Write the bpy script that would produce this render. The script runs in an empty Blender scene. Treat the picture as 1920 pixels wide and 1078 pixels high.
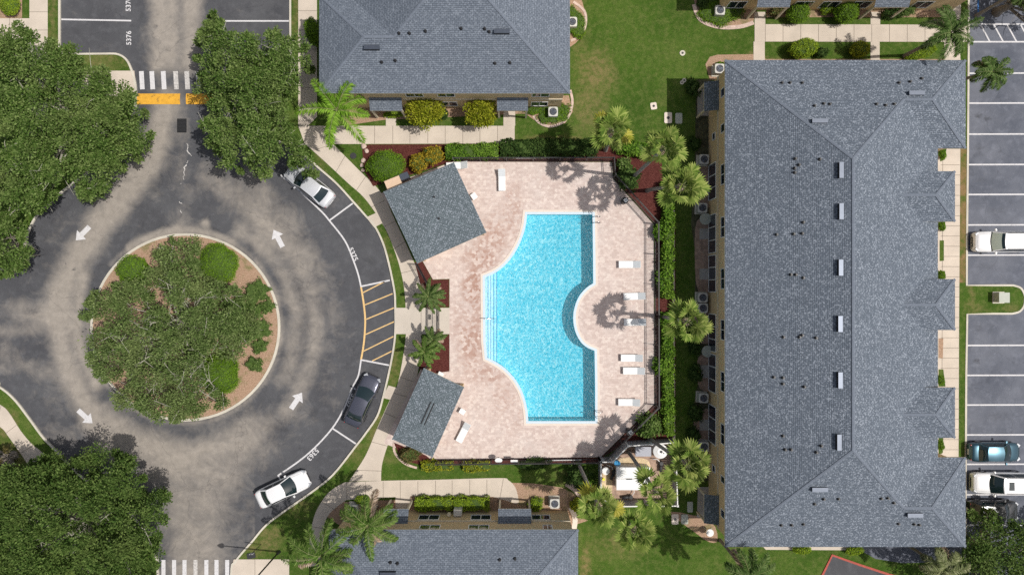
import bpy, bmesh, math, random
import numpy as np
from mathutils import Vector, Matrix
from mathutils.geometry import tessellate_polygon

random.seed(7)
RNG = np.random.default_rng(7)
SC = bpy.context.scene
COL = SC.collection
S = 0.048            # metres per photo pixel on the ground
H = 61.0             # drone height

# ------------------------------------------------------------------ camera, sky, sun, exposure
cam = bpy.data.cameras.new("camera")
camo = bpy.data.objects.new("camera", cam)
COL.objects.link(camo)
camo.location = (0, 0, H)
camo.rotation_euler = (0, 0, 0)
cam.sensor_fit = 'HORIZONTAL'
cam.sensor_width = 36.0
cam.lens = 36.0 * H / (1920 * S)
cam.clip_end = 2000
SC.camera = camo

SUN_V = Vector((0.57, -0.055, 1.0)).normalized()       # towards the sun
elev = math.asin(SUN_V.z)
world = bpy.data.worlds.new("World")
SC.world = world
world.use_nodes = True
wn = world.node_tree
sky = wn.nodes.new("ShaderNodeTexSky")
sky.sky_type = 'NISHITA'
sky.sun_disc = False
sky.sun_elevation = elev
sky.sun_rotation = math.atan2(SUN_V.x, SUN_V.y)
sky.dust_density = 3.0
sky.ozone_density = 0.6
hs = wn.nodes.new("ShaderNodeHueSaturation")        # thin bright cloud veils whiten the sky light
hs.inputs["Saturation"].default_value = 0.55
wn.links.new(sky.outputs[0], hs.inputs["Color"])
wn.links.new(hs.outputs[0], wn.nodes["Background"].inputs[0])
wn.nodes["Background"].inputs[1].default_value = 0.10
sun = bpy.data.lights.new("sun", 'SUN')
sun.energy = 3.8
sun.angle = math.radians(0.5)
sun.color = (1.0, 0.955, 0.89)
suno = bpy.data.objects.new("sun", sun)
COL.objects.link(suno)
suno.location = (20, -5, 50)
suno.rotation_euler = SUN_V.to_track_quat('Z', 'Y').to_euler()
SC.view_settings.view_transform = 'Standard'
SC.view_settings.look = 'None'
SC.view_settings.exposure = -0.10
SC.view_settings.gamma = 1.0
SC.view_settings.use_curve_mapping = False
SC.render.engine = 'CYCLES'
SC.cycles.max_bounces = 6
SC.cycles.transparent_max_bounces = 12
SC.cycles.use_denoising = False

# ------------------------------------------------------------------ helpers
def G(px, py, z=0.0):
    """photo pixel -> world xy for a point that lies at height z"""
    k = S * (1 - z / H)
    return ((px - 960) * k, (539 - py) * k)

def P(px, py, z=0.0):
    x, y = G(px, py, z)
    return Vector((x, y, z))

class NT:
    def __init__(self, name):
        self.m = bpy.data.materials.new(name)
        self.m.use_nodes = True
        self.t = self.m.node_tree
        self.t.nodes.clear()
        self.out = self.t.nodes.new("ShaderNodeOutputMaterial")
    def n(self, typ, **kw):
        nd = self.t.nodes.new("ShaderNode" + typ)
        for k, v in kw.items():
            if k.startswith("_"):
                setattr(nd, k[1:], v)
            else:
                key = int(k[1:]) if k[0] == 'i' and k[1:].isdigit() else k.replace("__", " ")
                self.set(nd.inputs[key], v)
        return nd
    def set(self, sock, v):
        if hasattr(v, "is_output") or isinstance(v, bpy.types.NodeSocket):
            self.t.links.new(v, sock)
        elif isinstance(v, bpy.types.Node):
            self.t.links.new(v.outputs[0], sock)
        else:
            if isinstance(v, (tuple, list)) and len(v) == 3 and sock.type == 'RGBA':
                v = (*v, 1)
            sock.default_value = v
    def pos(self):
        return self.n("TexCoord").outputs["Object"]
    def noise(self, scale, detail=4, rough=.6, vec=None, dist=0.0):
        return self.n("TexNoise", Vector=vec if vec is not None else self.pos(), Scale=scale, Detail=detail, Roughness=rough, Distortion=dist).outputs[0]
    def ramp(self, fac, stops):
        r = self.n("ValToRGB", Fac=fac)
        e = r.color_ramp.elements
        while len(e) < len(stops):
            e.new(0.5)
        for i, (p, c) in enumerate(stops):
            e[i].position = p
            e[i].color = (*c, 1) if isinstance(c, tuple) else (c, c, c, 1)
        return r.outputs[0]
    def mix(self, f, a, b, mode='MIX'):
        n = self.n("Mix", _data_type='RGBA', _blend_type=mode)
        self.set(n.inputs[0], f); self.set(n.inputs[6], a); self.set(n.inputs[7], b)
        return n.outputs[2]
    def math(self, op, a, b=0.0, c=None, clamp=False):
        n = self.n("Math", _operation=op, _use_clamp=clamp)
        self.set(n.inputs[0], a); self.set(n.inputs[1], b)
        if c is not None: self.set(n.inputs[2], c)
        return n.outputs[0]
    def bump(self, h, strength=.3, dist=.02):
        return self.n("Bump", Strength=strength, Distance=dist, Height=h).outputs[0]
    def bsdf(self, color, rough=.8, metal=0.0, spec=.5, normal=None, coat=0.0):
        b = self.n("BsdfPrincipled", Roughness=rough, Metallic=metal)
        self.set(b.inputs["Base Color"], color)
        b.inputs["Specular IOR Level"].default_value = spec
        b.inputs["Coat Weight"].default_value = coat
        b.inputs["Coat Roughness"].default_value = .04
        if normal is not None: self.set(b.inputs["Normal"], normal)
        return b.outputs[0]
    def done(self, sh):
        self.t.links.new(sh, self.out.inputs[0])
        return self.m
    def spots(self, pts, wob=1.2, wscale=.5):
        """mask 0..1 of soft irregular patches: pts = (px, py, radius_px_x, radius_px_y, strength)"""
        p = self.pos()
        wobv = self.n("TexNoise", Vector=p, Scale=wscale, Detail=4.0).outputs["Color"]
        w = self.n("VectorMath", _operation='MULTIPLY_ADD', i0=wobv, i1=(wob * 2, wob * 2, 0), i2=(-wob, -wob, 0)).outputs[0]
        q = self.n("VectorMath", _operation='ADD', i0=p, i1=w).outputs[0]
        acc = None
        for (px, py, rx, ry, s) in pts:
            x, y = G(px, py)
            d = self.n("VectorMath", _operation='SUBTRACT', i0=q, i1=(x, y, 0)).outputs[0]
            e = self.n("VectorMath", _operation='MULTIPLY', i0=d, i1=(1 / (rx * S), 1 / (ry * S), 0)).outputs[0]
            l = self.n("VectorMath", _operation='LENGTH', i0=e).outputs["Value"]
            v = self.n("MapRange", Value=l, From__Min=1.25, From__Max=.35, To__Min=0.0, To__Max=s).outputs[0]
            acc = v if acc is None else self.math('MAXIMUM', acc, v)
        return acc

def plain(name, col, rough=.6, metal=0.0, var=.12, scale=6.0, spec=.5, coat=0.0, bump=0.0):
    t = NT(name)
    n = t.noise(scale, 5)
    a = tuple(c * (1 - var) for c in col); b = tuple(min(1, c * (1 + var)) for c in col)
    c = t.ramp(n, [(.3, a), (.7, b)])
    nm = t.bump(t.noise(scale * 4, 3), bump) if bump else None
    return t.done(t.bsdf(c, rough, metal, spec, nm, coat))

M = {}
# --- lawn
t = NT("lawn_grass")
n1 = t.noise(.22, 5, .6); n2 = t.noise(2.2, 6, .7); n3 = t.noise(14, 4, .8)
c = t.ramp(n1, [(.3, (.040, .092, .009)), (.5, (.062, .125, .014)), (.68, (.100, .158, .027))])
c = t.mix(t.ramp(n2, [(.45, 0.0), (.68, .7)]), c, (.165, .19, .055))
c = t.mix(t.ramp(t.noise(5.5, 6, .75), [(.32, .7), (.5, 0.0)]), c, (.035, .072, .010))
c = t.mix(t.ramp(t.noise(.9, 7, .75, dist=.6), [(.58, 0.0), (.72, .42)]), c, (.18, .18, .06))
c = t.mix(t.ramp(n3, [(.35, .55), (.6, 0.0)]), c, (.028, .055, .008))
c = t.mix(t.ramp(n3, [(.55, 0.0), (.8, .5)]), c, (.22, .24, .09))
sp = t.spots([(1118, 140, 40, 50, .75), (1105, 200, 38, 60, .55), (1085, 60, 18, 90, .3), (1050, 262, 90, 9, .7), (1240, 185, 18, 20, .15),
              (1400, 112, 60, 7, .9), (200, 118, 45, 16, .6), (10, 790, 25, 30, .7), (25, 850, 30, 30, .7), (505, 1010, 30, 22, .75), (1385, 1015, 50, 12, .5),
              (1160, 1020, 60, 30, .4), (1100, 1050, 12, 40, .8), (1820, 560, 10, 40, .5), (1890, 575, 25, 10, .35), (600, 340, 15, 60, .45), (660, 400, 20, 30, .45),
              (740, 860, 30, 10, .3), (736, 690, 14, 50, .45), (700, 795, 18, 55, .6), (668, 850, 18, 30, .5), (722, 470, 12, 50, .35), (99, 40, 10, 120, .5), (552, 30, 8, 60, .5), (560, 950, 40, 20, .4), (480, 1025, 30, 20, .5), (1060, 900, 40, 20, .3), (1830, 575, 25, 8, .4)], 1.0, .9)
patch = t.ramp(t.noise(2.2, 8, .8), [(.38, .1), (.58, 1.0)])
c = t.mix(t.math('MULTIPLY', sp, patch), c, (.24, .18, .085))
M['lawn'] = t.done(t.bsdf(c, .95, 0, .15, t.bump(t.noise(22, 3, .8), .8, .05)))
# --- dry verge
t = NT("dry_verge")
n = t.noise(1.2, 6, .7); n3 = t.noise(16, 4, .8)
c = t.ramp(n, [(.35, (.30, .19, .10)), (.5, (.20, .16, .06)), (.62, (.10, .14, .03))])
c = t.mix(t.ramp(n3, [(.35, .5), (.6, 0.0)]), c, (.06, .05, .02))
M['verge'] = t.done(t.bsdf(c, .95, 0, .1, t.bump(n3, .6, .04)))
# --- asphalt with dust wear attribute
def asphalt(name, dark, light, tan, attr, stains=None):
    t = NT(name)
    n1 = t.noise(.28, 6, .62); n2 = t.noise(1.4, 6, .65); n3 = t.noise(40, 3, .8)
    c = t.mix(t.ramp(n1, [(.35, 0.0), (.65, 1.0)]), dark, light)
    c = t.mix(t.ramp(n2, [(.5, 0.0), (.75, .5)]), c, tuple(x * 1.5 for x in light))
    c = t.mix(t.ramp(t.noise(.5, 3, .5, dist=1.0), [(.62, 0.0), (.72, .35)]), c, tuple(x * .55 for x in dark))
    if attr:
        a = t.n("Attribute", _attribute_name="dust").outputs["Fac"]
        br = t.math('ADD', a, t.math('MULTIPLY', t.math('SUBTRACT', t.noise(.55, 8, .72, dist=.5), .5), 1.35))
        f = t.ramp(br, [(.12, 0.0), (.95, .93)])
        tanc = t.ramp(t.noise(1.8, 5), [(.3, tuple(x * .84 for x in tan)), (.7, tuple(x * 1.12 for x in tan))])
        c = t.mix(f, c, tanc)
    c = t.mix(t.ramp(n3, [(.3, .4), (.5, 0.0)]), c, tuple(x * .5 for x in dark))
    c = t.mix(t.ramp(n3, [(.58, 0.0), (.8, .3)]), c, (.3, .29, .28))
    if stains:
        c = t.mix(t.math('MULTIPLY', t.spots(stains, .35, 2.2), t.ramp(t.noise(3.5, 6, .75), [(.36, .1), (.56, 1.0)])), c, (.05, .052, .06))
    # fine cracks
    v = t.n("TexVoronoi", _feature='DISTANCE_TO_EDGE', Scale=.16)
    t.set(v.inputs["Vector"], t.n("VectorMath", _operation='ADD', i0=t.pos(), i1=t.n("TexNoise", Vector=t.pos(), Scale=1.2, Detail=6.0).outputs["Color"]).outputs[0])
    cr = t.math('LESS_THAN', v.outputs["Distance"], .0035)
    c = t.mix(t.math('MULTIPLY', cr, .22), c, (.03, .03, .035))
    return t.done(t.bsdf(c, .85, 0, .3, t.bump(n3, .35, .01)))
M['road'] = asphalt("road_asphalt", (.066, .067, .075), (.094, .096, .104), (.345, .308, .268), True, [(520, 17, 11, 8, .85), (522, 25, 8, 5, .8), (466, 14, 8, 9, .5), (292, 52, 5, 5, .6), (140, 505, 3, 3, .9), (122, 495, 2, 2, .9), (60, 585, 18, 7, .5), (62, 545, 8, 4, .6), (500, 25, 4, 3, .4), (140, 8, 14, 8, .3)])
M['lot'] = asphalt("lot_asphalt", (.090, .100, .128), (.150, .160, .192), (.3, .27, .24), False, [(1835, 218, 7, 6, .8), (1852, 222, 7, 5, .8), (1836, 276, 9, 6, .5), (1840, 338, 11, 5, .4), (1834, 615, 10, 9, .4), (1832, 676, 6, 5, .9), (1870, 780, 26, 9, .35), (1880, 215, 5, 3, .3), (1870, 395, 22, 7, .3), (1845, 500, 20, 6, .25), (1880, 640, 14, 6, .25), (1875, 285, 3, 3, .6)])
# --- concrete
def concrete(name, col, var=.1):
    t = NT(name)
    n1 = t.noise(.6, 5); n2 = t.noise(9, 5, .7)
    c = t.ramp(n1, [(.3, tuple(x * (1 - var) for x in col)), (.7, tuple(x * (1 + var) for x in col))])
    c = t.mix(t.ramp(n2, [(.3, .3), (.5, 0.0)]), c, tuple(x * .6 for x in col))
    return t.done(t.bsdf(c, .9, 0, .2, t.bump(n2, .15, .01)))
M['concrete'] = concrete("sidewalk_concrete", (.58, .505, .425))
M['kerb'] = concrete("kerb_concrete", (.58, .54, .46), .15)
M['joint'] = plain("joint_dark", (.17, .14, .11), .95)
M['entry'] = concrete("entry_concrete", (.56, .50, .43), .06)
# --- pavers
t = NT("pool_deck_pavers")
br = t.n("TexBrick", _offset=.5, Scale=1.0, Color1=(.66, .55, .50), Color2=(.52, .415, .375), Mortar=(.50, .41, .36))
br.inputs["Mortar Size"].default_value = .008; br.inputs["Brick Width"].default_value = .32; br.inputs["Row Height"].default_value = .20
t.set(br.inputs["Vector"], t.pos())
c = br.outputs["Color"]
n1 = t.noise(.35, 5); n2 = t.noise(2.5, 6, .7)
c = t.mix(t.ramp(n1, [(.3, .4), (.55, 0.0)]), c, (.60, .54, .51), 'MIX')
c = t.mix(t.ramp(n2, [(.5, 0.0), (.75, .6)]), c, (.74, .63, .57))
wr = t.spots([(890, 540, 26, 75, 1), (885, 640, 28, 70, .9), (905, 480, 30, 45, .9), (930, 440, 25, 50, .8), (960, 400, 22, 60, .6), (915, 700, 40, 30, .75), (945, 745, 30, 45, .45),
              (970, 790, 30, 30, .3), (1100, 545, 14, 30, .35), (870, 600, 30, 60, .5)], 1.3, .6)
vc = t.n('TexVoronoi', Vector=t.pos(), Scale=4.2); rc_ = t.n('SeparateColor', i0=vc.outputs['Color'])
c = t.mix(t.ramp(rc_.outputs[1], [(.78, 0.0), (.92, .45)]), c, (.78, .69, .62))
c = t.mix(t.ramp(rc_.outputs[2], [(.80, 0.0), (.95, .40)]), c, (.52, .40, .36))
speck = t.ramp(t.math('ADD', rc_.outputs[0], t.math('MULTIPLY', t.noise(1.1, 5, .7), .3)), [(.35, .15), (.85, 1.0)])
c = t.mix(t.math('MULTIPLY', t.math('MULTIPLY', wr, speck), .85), c, (.36, .205, .155))
M['paver'] = t.done(t.bsdf(c, .85, 0, .25, t.bump(br.outputs["Fac"], -.2, .01)))
M['coping'] = concrete("pool_coping_stone", (.72, .63, .55), .06)
M['nosing'] = plain("pool_nosing", (.55, .66, .74), .5, var=.05)
# --- mulch
t = NT("red_mulch")
n = t.noise(12, 6, .8)
c = t.ramp(n, [(.3, (.025, .009, .008)), (.5, (.090, .026, .022)), (.72, (.20, .08, .065))])
M['mulch'] = t.done(t.bsdf(c, .95, 0, .1, t.bump(n, .8, .05)))
t = NT("dry_leaf_mulch")
n = t.noise(9, 6, .8); n1 = t.noise(.9, 5)
c = t.ramp(n, [(.3, (.20, .12, .08)), (.5, (.38, .25, .17)), (.72, (.55, .41, .31))])
c = t.mix(t.ramp(n1, [(.52, 0.0), (.68, .6)]), c, (.12, .15, .045))
M['soil'] = t.done(t.bsdf(c, .95, 0, .1, t.bump(n, .7, .05)))
M['flag'] = plain("flagstone", (.36, .25, .19), .9, var=.35, scale=3.0, bump=.3)
M['patio'] = plain("patio_slab", (.40, .38, .35), .9, var=.12)
# --- shingles
def shingle(name, c1, c2, fleck):
    t = NT(name)
    uv = t.n("TexCoord").outputs["UV"]
    br = t.n("TexBrick", _offset=.5, Scale=1.0, Color1=c1, Color2=c2, Mortar=tuple(x * .45 for x in c1))
    br.inputs["Mortar Size"].default_value = .018; br.inputs["Mortar Smooth"].default_value = .3
    br.inputs["Brick Width"].default_value = .30; br.inputs["Row Height"].default_value = .15; br.inputs["Bias"].default_value = -.2
    t.set(br.inputs["Vector"], uv)
    c = br.outputs["Color"]
    mp = t.n("Mapping", Vector=uv)
    mp.inputs["Scale"].default_value = (12.5, 12.5, 1)
    cell = t.n("TexVoronoi", Vector=mp.outputs[0], Scale=1.0)
    rnd = t.n("SeparateColor", i0=cell.outputs["Color"]).outputs[0]
    c = t.mix(t.ramp(rnd, [(.74, 0.0), (.92, fleck)]), c, (.40, .44, .50))
    c = t.mix(t.ramp(rnd, [(.05, .45), (.18, 0.0)]), c, tuple(x * .6 for x in c1))
    n1 = t.noise(.5, 5)
    c = t.mix(t.ramp(n1, [(.3, .18), (.6, 0.0)]), c, tuple(x * .75 for x in c1))
    sv = t.n("SeparateXYZ", i0=uv).outputs[1]
    saw = t.math('SUBTRACT', 1.0, t.math('FRACT', t.math('MULTIPLY', sv, 1 / .15)))
    return t.done(t.bsdf(c, .85, 0, .3, t.bump(t.math('SMOOTH_MIN', saw, .93, .08), .6, .004)))
M['shingle'] = shingle("roof_shingles", (.118, .142, .178), (.165, .193, .236), .55)
M['shingle_plain'] = shingle("roof_shingles_even", (.128, .152, .190), (.178, .206, .250), .28)
M['shingle_green'] = shingle("pavilion_shingles", (.112, .140, .158), (.142, .172, .192), .50)
M['ridge'] = plain("ridge_shingle", (.140, .163, .202), .85, var=.2, scale=8)
M['stucco'] = plain("tan_stucco", (.62, .47, .27), .9, var=.05, scale=2)
M['trim'] = plain("cream_trim", (.62, .55, .42), .7, var=.05)
M['white'] = plain("white_paint", (.80, .80, .79), .5, var=.04)
t = NT("road_paint_white")
c = t.ramp(t.noise(4.5, 8, .8), [(.32, (.22, .21, .21)), (.43, (.58, .57, .58)), (.7, (.70, .69, .70))])
M['paint'] = t.done(t.bsdf(c, .75))
M['paint_worn'] = plain("road_paint_worn", (.50, .48, .46), .8, var=.4, scale=7)
M['paint_y'] = plain("road_paint_yellow", (.70, .47, .20), .7, var=.15, scale=5)
t = NT("speed_bump_yellow")
n = t.noise(3.0, 6, .75)
c = t.ramp(n, [(.33, (.12, .09, .05)), (.42, (.66, .34, .03)), (.75, (.85, .46, .05))])
M['yellow'] = t.done(t.bsdf(c, .7))
M['glass'] = plain("window_glass", (.012, .018, .035), .06, var=.1, spec=.8)
M['black'] = plain("black_metal", (.018, .018, .020), .45, var=.1)
M['dark'] = plain("dark_plastic", (.03, .03, .033), .6, var=.1)
M['rubber'] = plain("tyre_rubber", (.02, .02, .021), .85, var=.1)
M['steel'] = plain("stainless_steel", (.55, .56, .58), .25, 1.0, .05)
M['vent'] = plain("roof_vent_metal", (.085, .10, .13), .42, .5, .08)
M['acgrey'] = plain("ac_cabinet", (.55, .54, .50), .6, var=.06)
M['acdark'] = plain("ac_grille", (.025, .028, .04), .55, var=.2)
M['vinyl'] = plain("grey_vinyl_fence", (.34, .34, .35), .6, var=.06)
M['vinyl_w'] = plain("white_vinyl", (.74, .73, .71), .5, var=.04)
M['bark'] = plain("oak_bark", (.23, .20, .17), .95, var=.35, scale=8, bump=.5)
M['palmbark'] = plain("palm_bark", (.25, .225, .20), .95, var=.3, scale=7, bump=.6)
M['beige'] = plain("beige_panel", (.66, .48, .34), .7, var=.06)
M['redkerb'] = plain("red_kerb_paint", (.40, .07, .045), .7, var=.2, scale=4)
M['blue'] = plain("blue_paint", (.03, .15, .42), .7, var=.1)
M['bluebucket'] = plain("blue_plastic", (.02, .25, .52), .35, var=.05)
M['yelplastic'] = plain("yellow_plastic", (.75, .72, .05), .4, var=.05)
M['sling'] = plain("white_sling", (.82, .82, .81), .6, var=.03)
M['slinggrey'] = plain("grey_sling", (.60, .63, .65), .7, var=.05)
M['cover'] = plain("green_cover", (.40, .42, .36), .6, var=.06)
M['lightgrey'] = plain("light_grey_lid", (.36, .37, .42), .5, var=.05)
M['rock'] = plain("pale_rock", (.55, .42, .36), .9, var=.25, scale=4, bump=.4)
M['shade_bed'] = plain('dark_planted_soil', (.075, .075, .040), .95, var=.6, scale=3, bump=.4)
M['sand'] = plain('sand', (.60, .47, .30), .95, var=.3, scale=4)
M['brick'] = plain("brick_red_bench", (.16, .06, .05), .8, var=.3, scale=5)

def leafmat(name, dark, mid, light, trans=.25):
    t = NT(name)
    r = t.n("NewGeometry").outputs["Random Per Island"]
    c = t.ramp(r, [(0.0, dark), (.5, mid), (1.0, light)])
    n = t.noise(.55, 3)
    c = t.mix(t.ramp(n, [(.35, .35), (.62, 0.0)]), c, dark)
    c = t.mix(t.ramp(t.noise(.33, 4, .6), [(.48, 0.0), (.66, .25)]), c, tuple(min(1, l * f_) for l, f_ in zip(light, (1.15, .98, 1.1))))
    c = t.mix(t.ramp(t.noise(1.4, 3, .6), [(.55, 0.0), (.72, .18)]), c, light)
    d = t.bsdf(c, .8, 0, .12)
    tr = t.n("BsdfTranslucent", Color=c).outputs[0]
    ms = t.n("MixShader", Fac=trans)
    t.t.links.new(d, ms.inputs[1]); t.t.links.new(tr, ms.inputs[2])
    return t.done(ms.outputs[0])
M['oak'] = leafmat("oak_leaves", (.045, .092, .016), (.105, .178, .034), (.260, .340, .115))
M['oak_dk'] = leafmat("dark_oak_leaves", (.036, .075, .014), (.082, .142, .028), (.190, .265, .075))
M['oak_gr'] = leafmat("grey_green_leaves", (.062, .105, .026), (.125, .190, .050), (.260, .330, .125))
M['bush'] = leafmat("bright_shrub_leaves", (.075, .150, .008), (.140, .265, .016), (.210, .360, .035))
M['bush_y'] = leafmat("yellow_shrub_leaves", (.14, .18, .010), (.30, .33, .02), (.50, .50, .05))
M['bush_o'] = leafmat("golden_shrub_leaves", (.16, .13, .010), (.38, .28, .025), (.55, .42, .05))
M['bush_l'] = leafmat("lime_hedge_leaves", (.14, .22, .012), (.24, .36, .025), (.36, .47, .05))
M['hedge'] = leafmat("hedge_leaves", (.045, .115, .010), (.115, .245, .020), (.27, .43, .06))
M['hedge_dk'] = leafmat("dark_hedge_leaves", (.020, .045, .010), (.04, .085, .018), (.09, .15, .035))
M['brown'] = leafmat("brownish_leaves", (.07, .07, .02), (.14, .12, .04), (.24, .20, .09))
M['queen'] = leafmat("feather_palm_leaflets", (.09, .20, .012), (.19, .37, .028), (.36, .56, .09), .35)
M['queen_mid'] = leafmat("mid_feather_palm_leaflets", (.045, .10, .015), (.11, .21, .032), (.30, .40, .12), .35)
M['queen_dk'] = leafmat("dark_feather_palm_leaflets", (.045, .09, .018), (.10, .18, .04), (.26, .34, .13), .35)
M['queen_pale'] = leafmat("pale_palm_leaflets", (.12, .15, .05), (.24, .28, .12), (.48, .48, .28), .35)
M['fan'] = leafmat("fan_palm_leaves", (.075, .14, .02), (.21, .30, .055), (.50, .55, .17), .35)
M['fan_y'] = leafmat("yellowing_fan_leaves", (.22, .24, .03), (.42, .42, .05), (.62, .56, .14), .35)
M['deadfrond'] = leafmat("dead_frond", (.30, .22, .14), (.45, .34, .25), (.62, .50, .40), .3)
M['stalk'] = plain("leaf_stalk", (.24, .27, .10), .7, var=.2)
M['core'] = plain("shrub_twigs", (.055, .095, .016), .95, var=.3)

# ---- mesh collecting
class MB:
    def __init__(self): self.v = []; self.f = []
    def add(self, vs, fs):
        o = len(self.v); self.v += [tuple(v) for v in vs]; self.f += [tuple(i + o for i in f) for f in fs]; return self
    def box(self, c, d, rz=0.0, taper=1.0):
        cx, cy, cz = c; hx, hy, hz = d[0] / 2, d[1] / 2, d[2] / 2
        ca, sa = math.cos(rz), math.sin(rz); vs = []
        for z, k in ((-hz, 1), (hz, taper)):
            for x, y in ((-hx, -hy), (hx, -hy), (hx, hy), (-hx, hy)):
                x *= k; y *= k
                vs.append((cx + x * ca - y * sa, cy + x * sa + y * ca, cz + z))
        return self.add(vs, [(3, 2, 1, 0), (4, 5, 6, 7), (0, 1, 5, 4), (1, 2, 6, 5), (2, 3, 7, 6), (3, 0, 4, 7)])
    def cyl(self, c, r, h, n=20, r2=None):
        r2 = r if r2 is None else r2; x, y, z = c
        vs = [(x + r * math.cos(2 * math.pi * i / n), y + r * math.sin(2 * math.pi * i / n), z) for i in range(n)]
        vs += [(x + r2 * math.cos(2 * math.pi * i / n), y + r2 * math.sin(2 * math.pi * i / n), z + h) for i in range(n)]
        fs = [(i, (i + 1) % n, (i + 1) % n + n, i + n) for i in range(n)] + [tuple(range(n - 1, -1, -1)), tuple(range(n, 2 * n))]
        return self.add(vs, fs)
    def tube(self, pts, rads, n=8):
        pts = [Vector(p) for p in pts]
        if not isinstance(rads, (list, tuple)): rads = [rads] * len(pts)
        o = len(self.v); up = Vector((0, 0, 1))
        for i, p in enumerate(pts):
            d = (pts[min(i + 1, len(pts) - 1)] - pts[max(i - 1, 0)]).normalized()
            a = d.cross(up if abs(d.z) < .95 else Vector((1, 0, 0))).normalized(); b = d.cross(a)
            for k in range(n):
                an = 2 * math.pi * k / n
                self.v.append(tuple(p + (a * math.cos(an) + b * math.sin(an)) * rads[i]))
        for i in range(len(pts) - 1):
            for k in range(n):
                self.f.append((o + i * n + k, o + i * n + (k + 1) % n, o + (i + 1) * n + (k + 1) % n, o + (i + 1) * n + k))
        self.f.append(tuple(o + k for k in range(n - 1, -1, -1))); e = o + (len(pts) - 1) * n
        self.f.append(tuple(e + k for k in range(n)))
        return self
    def build(self, name, mat, parent=None, smooth=False, loc=None):
        me = bpy.data.meshes.new(name)
        me.from_pydata(self.v, [], self.f)
        me.materials.append(M[mat] if isinstance(mat, str) else mat)
        if smooth: me.polygons.foreach_set("use_smooth", [True] * len(me.polygons))
        me.update()
        return link(name, me, parent)

def link(name, me, parent=None):
    o = bpy.data.objects.new(name, me); COL.objects.link(o)
    if parent is not None: o.parent = parent
    return o

def tag(o, label=None, cat=None, group=None, kind=None):
    if label: o['label'] = label
    if cat: o['category'] = cat
    if group: o['group'] = group
    if kind: o['kind'] = kind
    return o

def thing(name, label, cat, loc=(0, 0, 0), rz=0.0, group=None):
    o = bpy.data.objects.new(name, None); COL.objects.link(o)
    o.empty_display_size = .3
    o.location = loc; o.rotation_euler = (0, 0, rz)
    return tag(o, label, cat, group)

def copy_thing(o, loc, rz=0.0, label=None):
    def rec(a, par):
        c = a.copy(); COL.objects.link(c); c.parent = par
        for ch in a.children: rec(ch, c)
        return c
    c = o.copy(); COL.objects.link(c); c.location = loc; c.rotation_euler = (0, 0, rz)
    if label: c['label'] = label
    for ch in o.children: rec(ch, c)
    return c

def pip(x, y, poly):
    r = False; j = len(poly) - 1
    for i in range(len(poly)):
        xi, yi = poly[i]; xj, yj = poly[j]
        if (yi > y) != (yj > y) and x < (xj - xi) * (y - yi) / (yj - yi) + xi: r = not r
        j = i
    return r

def slab(name, pts, z, mat, depth=.1, holes=(), parent=None, kind='structure', px=True):
    """flat sheet with skirt from a photo-pixel outline lying on the ground"""
    cv = (lambda q: G(q[0], q[1])) if px else (lambda q: q)
    loops = [[cv(p) for p in pts]] + [[cv(p) for p in h] for h in holes]
    tri = tessellate_polygon([[Vector((x, y, 0)) for x, y in l] for l in loops])
    flat = [p for l in loops for p in l]
    mb = MB(); mb.v = [(x, y, z) for x, y in flat]
    for a, b, c in tri:
        (ax, ay), (bx, by), (cx, cy) = flat[a], flat[b], flat[c]
        ar = (bx - ax) * (cy - ay) - (by - ay) * (cx - ax)
        if abs(ar) < 1e-9: continue
        mb.f.append((a, b, c) if ar > 0 else (a, c, b))
    if depth:
        off = 0
        for l in loops:
            n = len(l); o2 = len(mb.v)
            mb.v += [(x, y, z - depth) for x, y in l]
            for i in range(n):
                j = (i + 1) % n
                mb.f.append((off + i, off + j, o2 + j, o2 + i))
            off += n
    o = mb.build(name, mat, parent)
    if kind: o['kind'] = kind
    return o

def spline(pts, n=6, closed=False):
    out = []; N = len(pts)
    rng = range(N if closed else N - 1)
    for i in rng:
        g = lambda k: pts[k % N] if closed else pts[max(0, min(N - 1, k))]
        p0, p1, p2, p3 = g(i - 1), g(i), g(i + 1), g(i + 2)
        for j in range(n):
            s = j / n
            out.append(tuple(.5 * ((2 * p1[k]) + (-p0[k] + p2[k]) * s + (2 * p0[k] - 5 * p1[k] + 4 * p2[k] - p3[k]) * s * s + (-p0[k] + 3 * p1[k] - 3 * p2[k] + p3[k]) * s ** 3) for k in range(2)))
    if not closed: out.append(tuple(pts[-1]))
    return out

def ribbon(pts, w, z, h=0.0, closed=False, px=True, side=0):
    """strip along polyline; returns MB. side: 0 centred, +1/-1 shifted"""
    q = [Vector(G(*p)) if px else Vector(p) for p in pts]
    n = len(q); mb = MB(); L = []; R = []
    for i in range(n):
        a = q[i - 1] if (i or closed) else q[i]; b = q[(i + 1) % n] if (i < n - 1 or closed) else q[i]
        d = (b - a).normalized(); nn = Vector((-d.y, d.x))
        L.append(q[i] + nn * w * (.5 + .5 * side)); R.append(q[i] - nn * w * (.5 - .5 * side))
    mb.v = [(p.x, p.y, z) for p in L] + [(p.x, p.y, z) for p in R]
    m = n if closed else n - 1
    for i in range(m):
        j = (i + 1) % n; mb.f.append((n + i, n + j, j, i))
    if h:
        o = len(mb.v)
        mb.v += [(p.x, p.y, z - h) for p in L] + [(p.x, p.y, z - h) for p in R]
        for i in range(m):
            j = (i + 1) % n
            mb.f.append((i, j, o + j, o + i)); mb.f.append((n + j, n + i, o + n + i, o + n + j))
    return mb

def struct(name, mb, mat, parent=None):
    o = mb.build(name, mat, parent)
    if parent is None: o['kind'] = 'structure'
    return o

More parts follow.
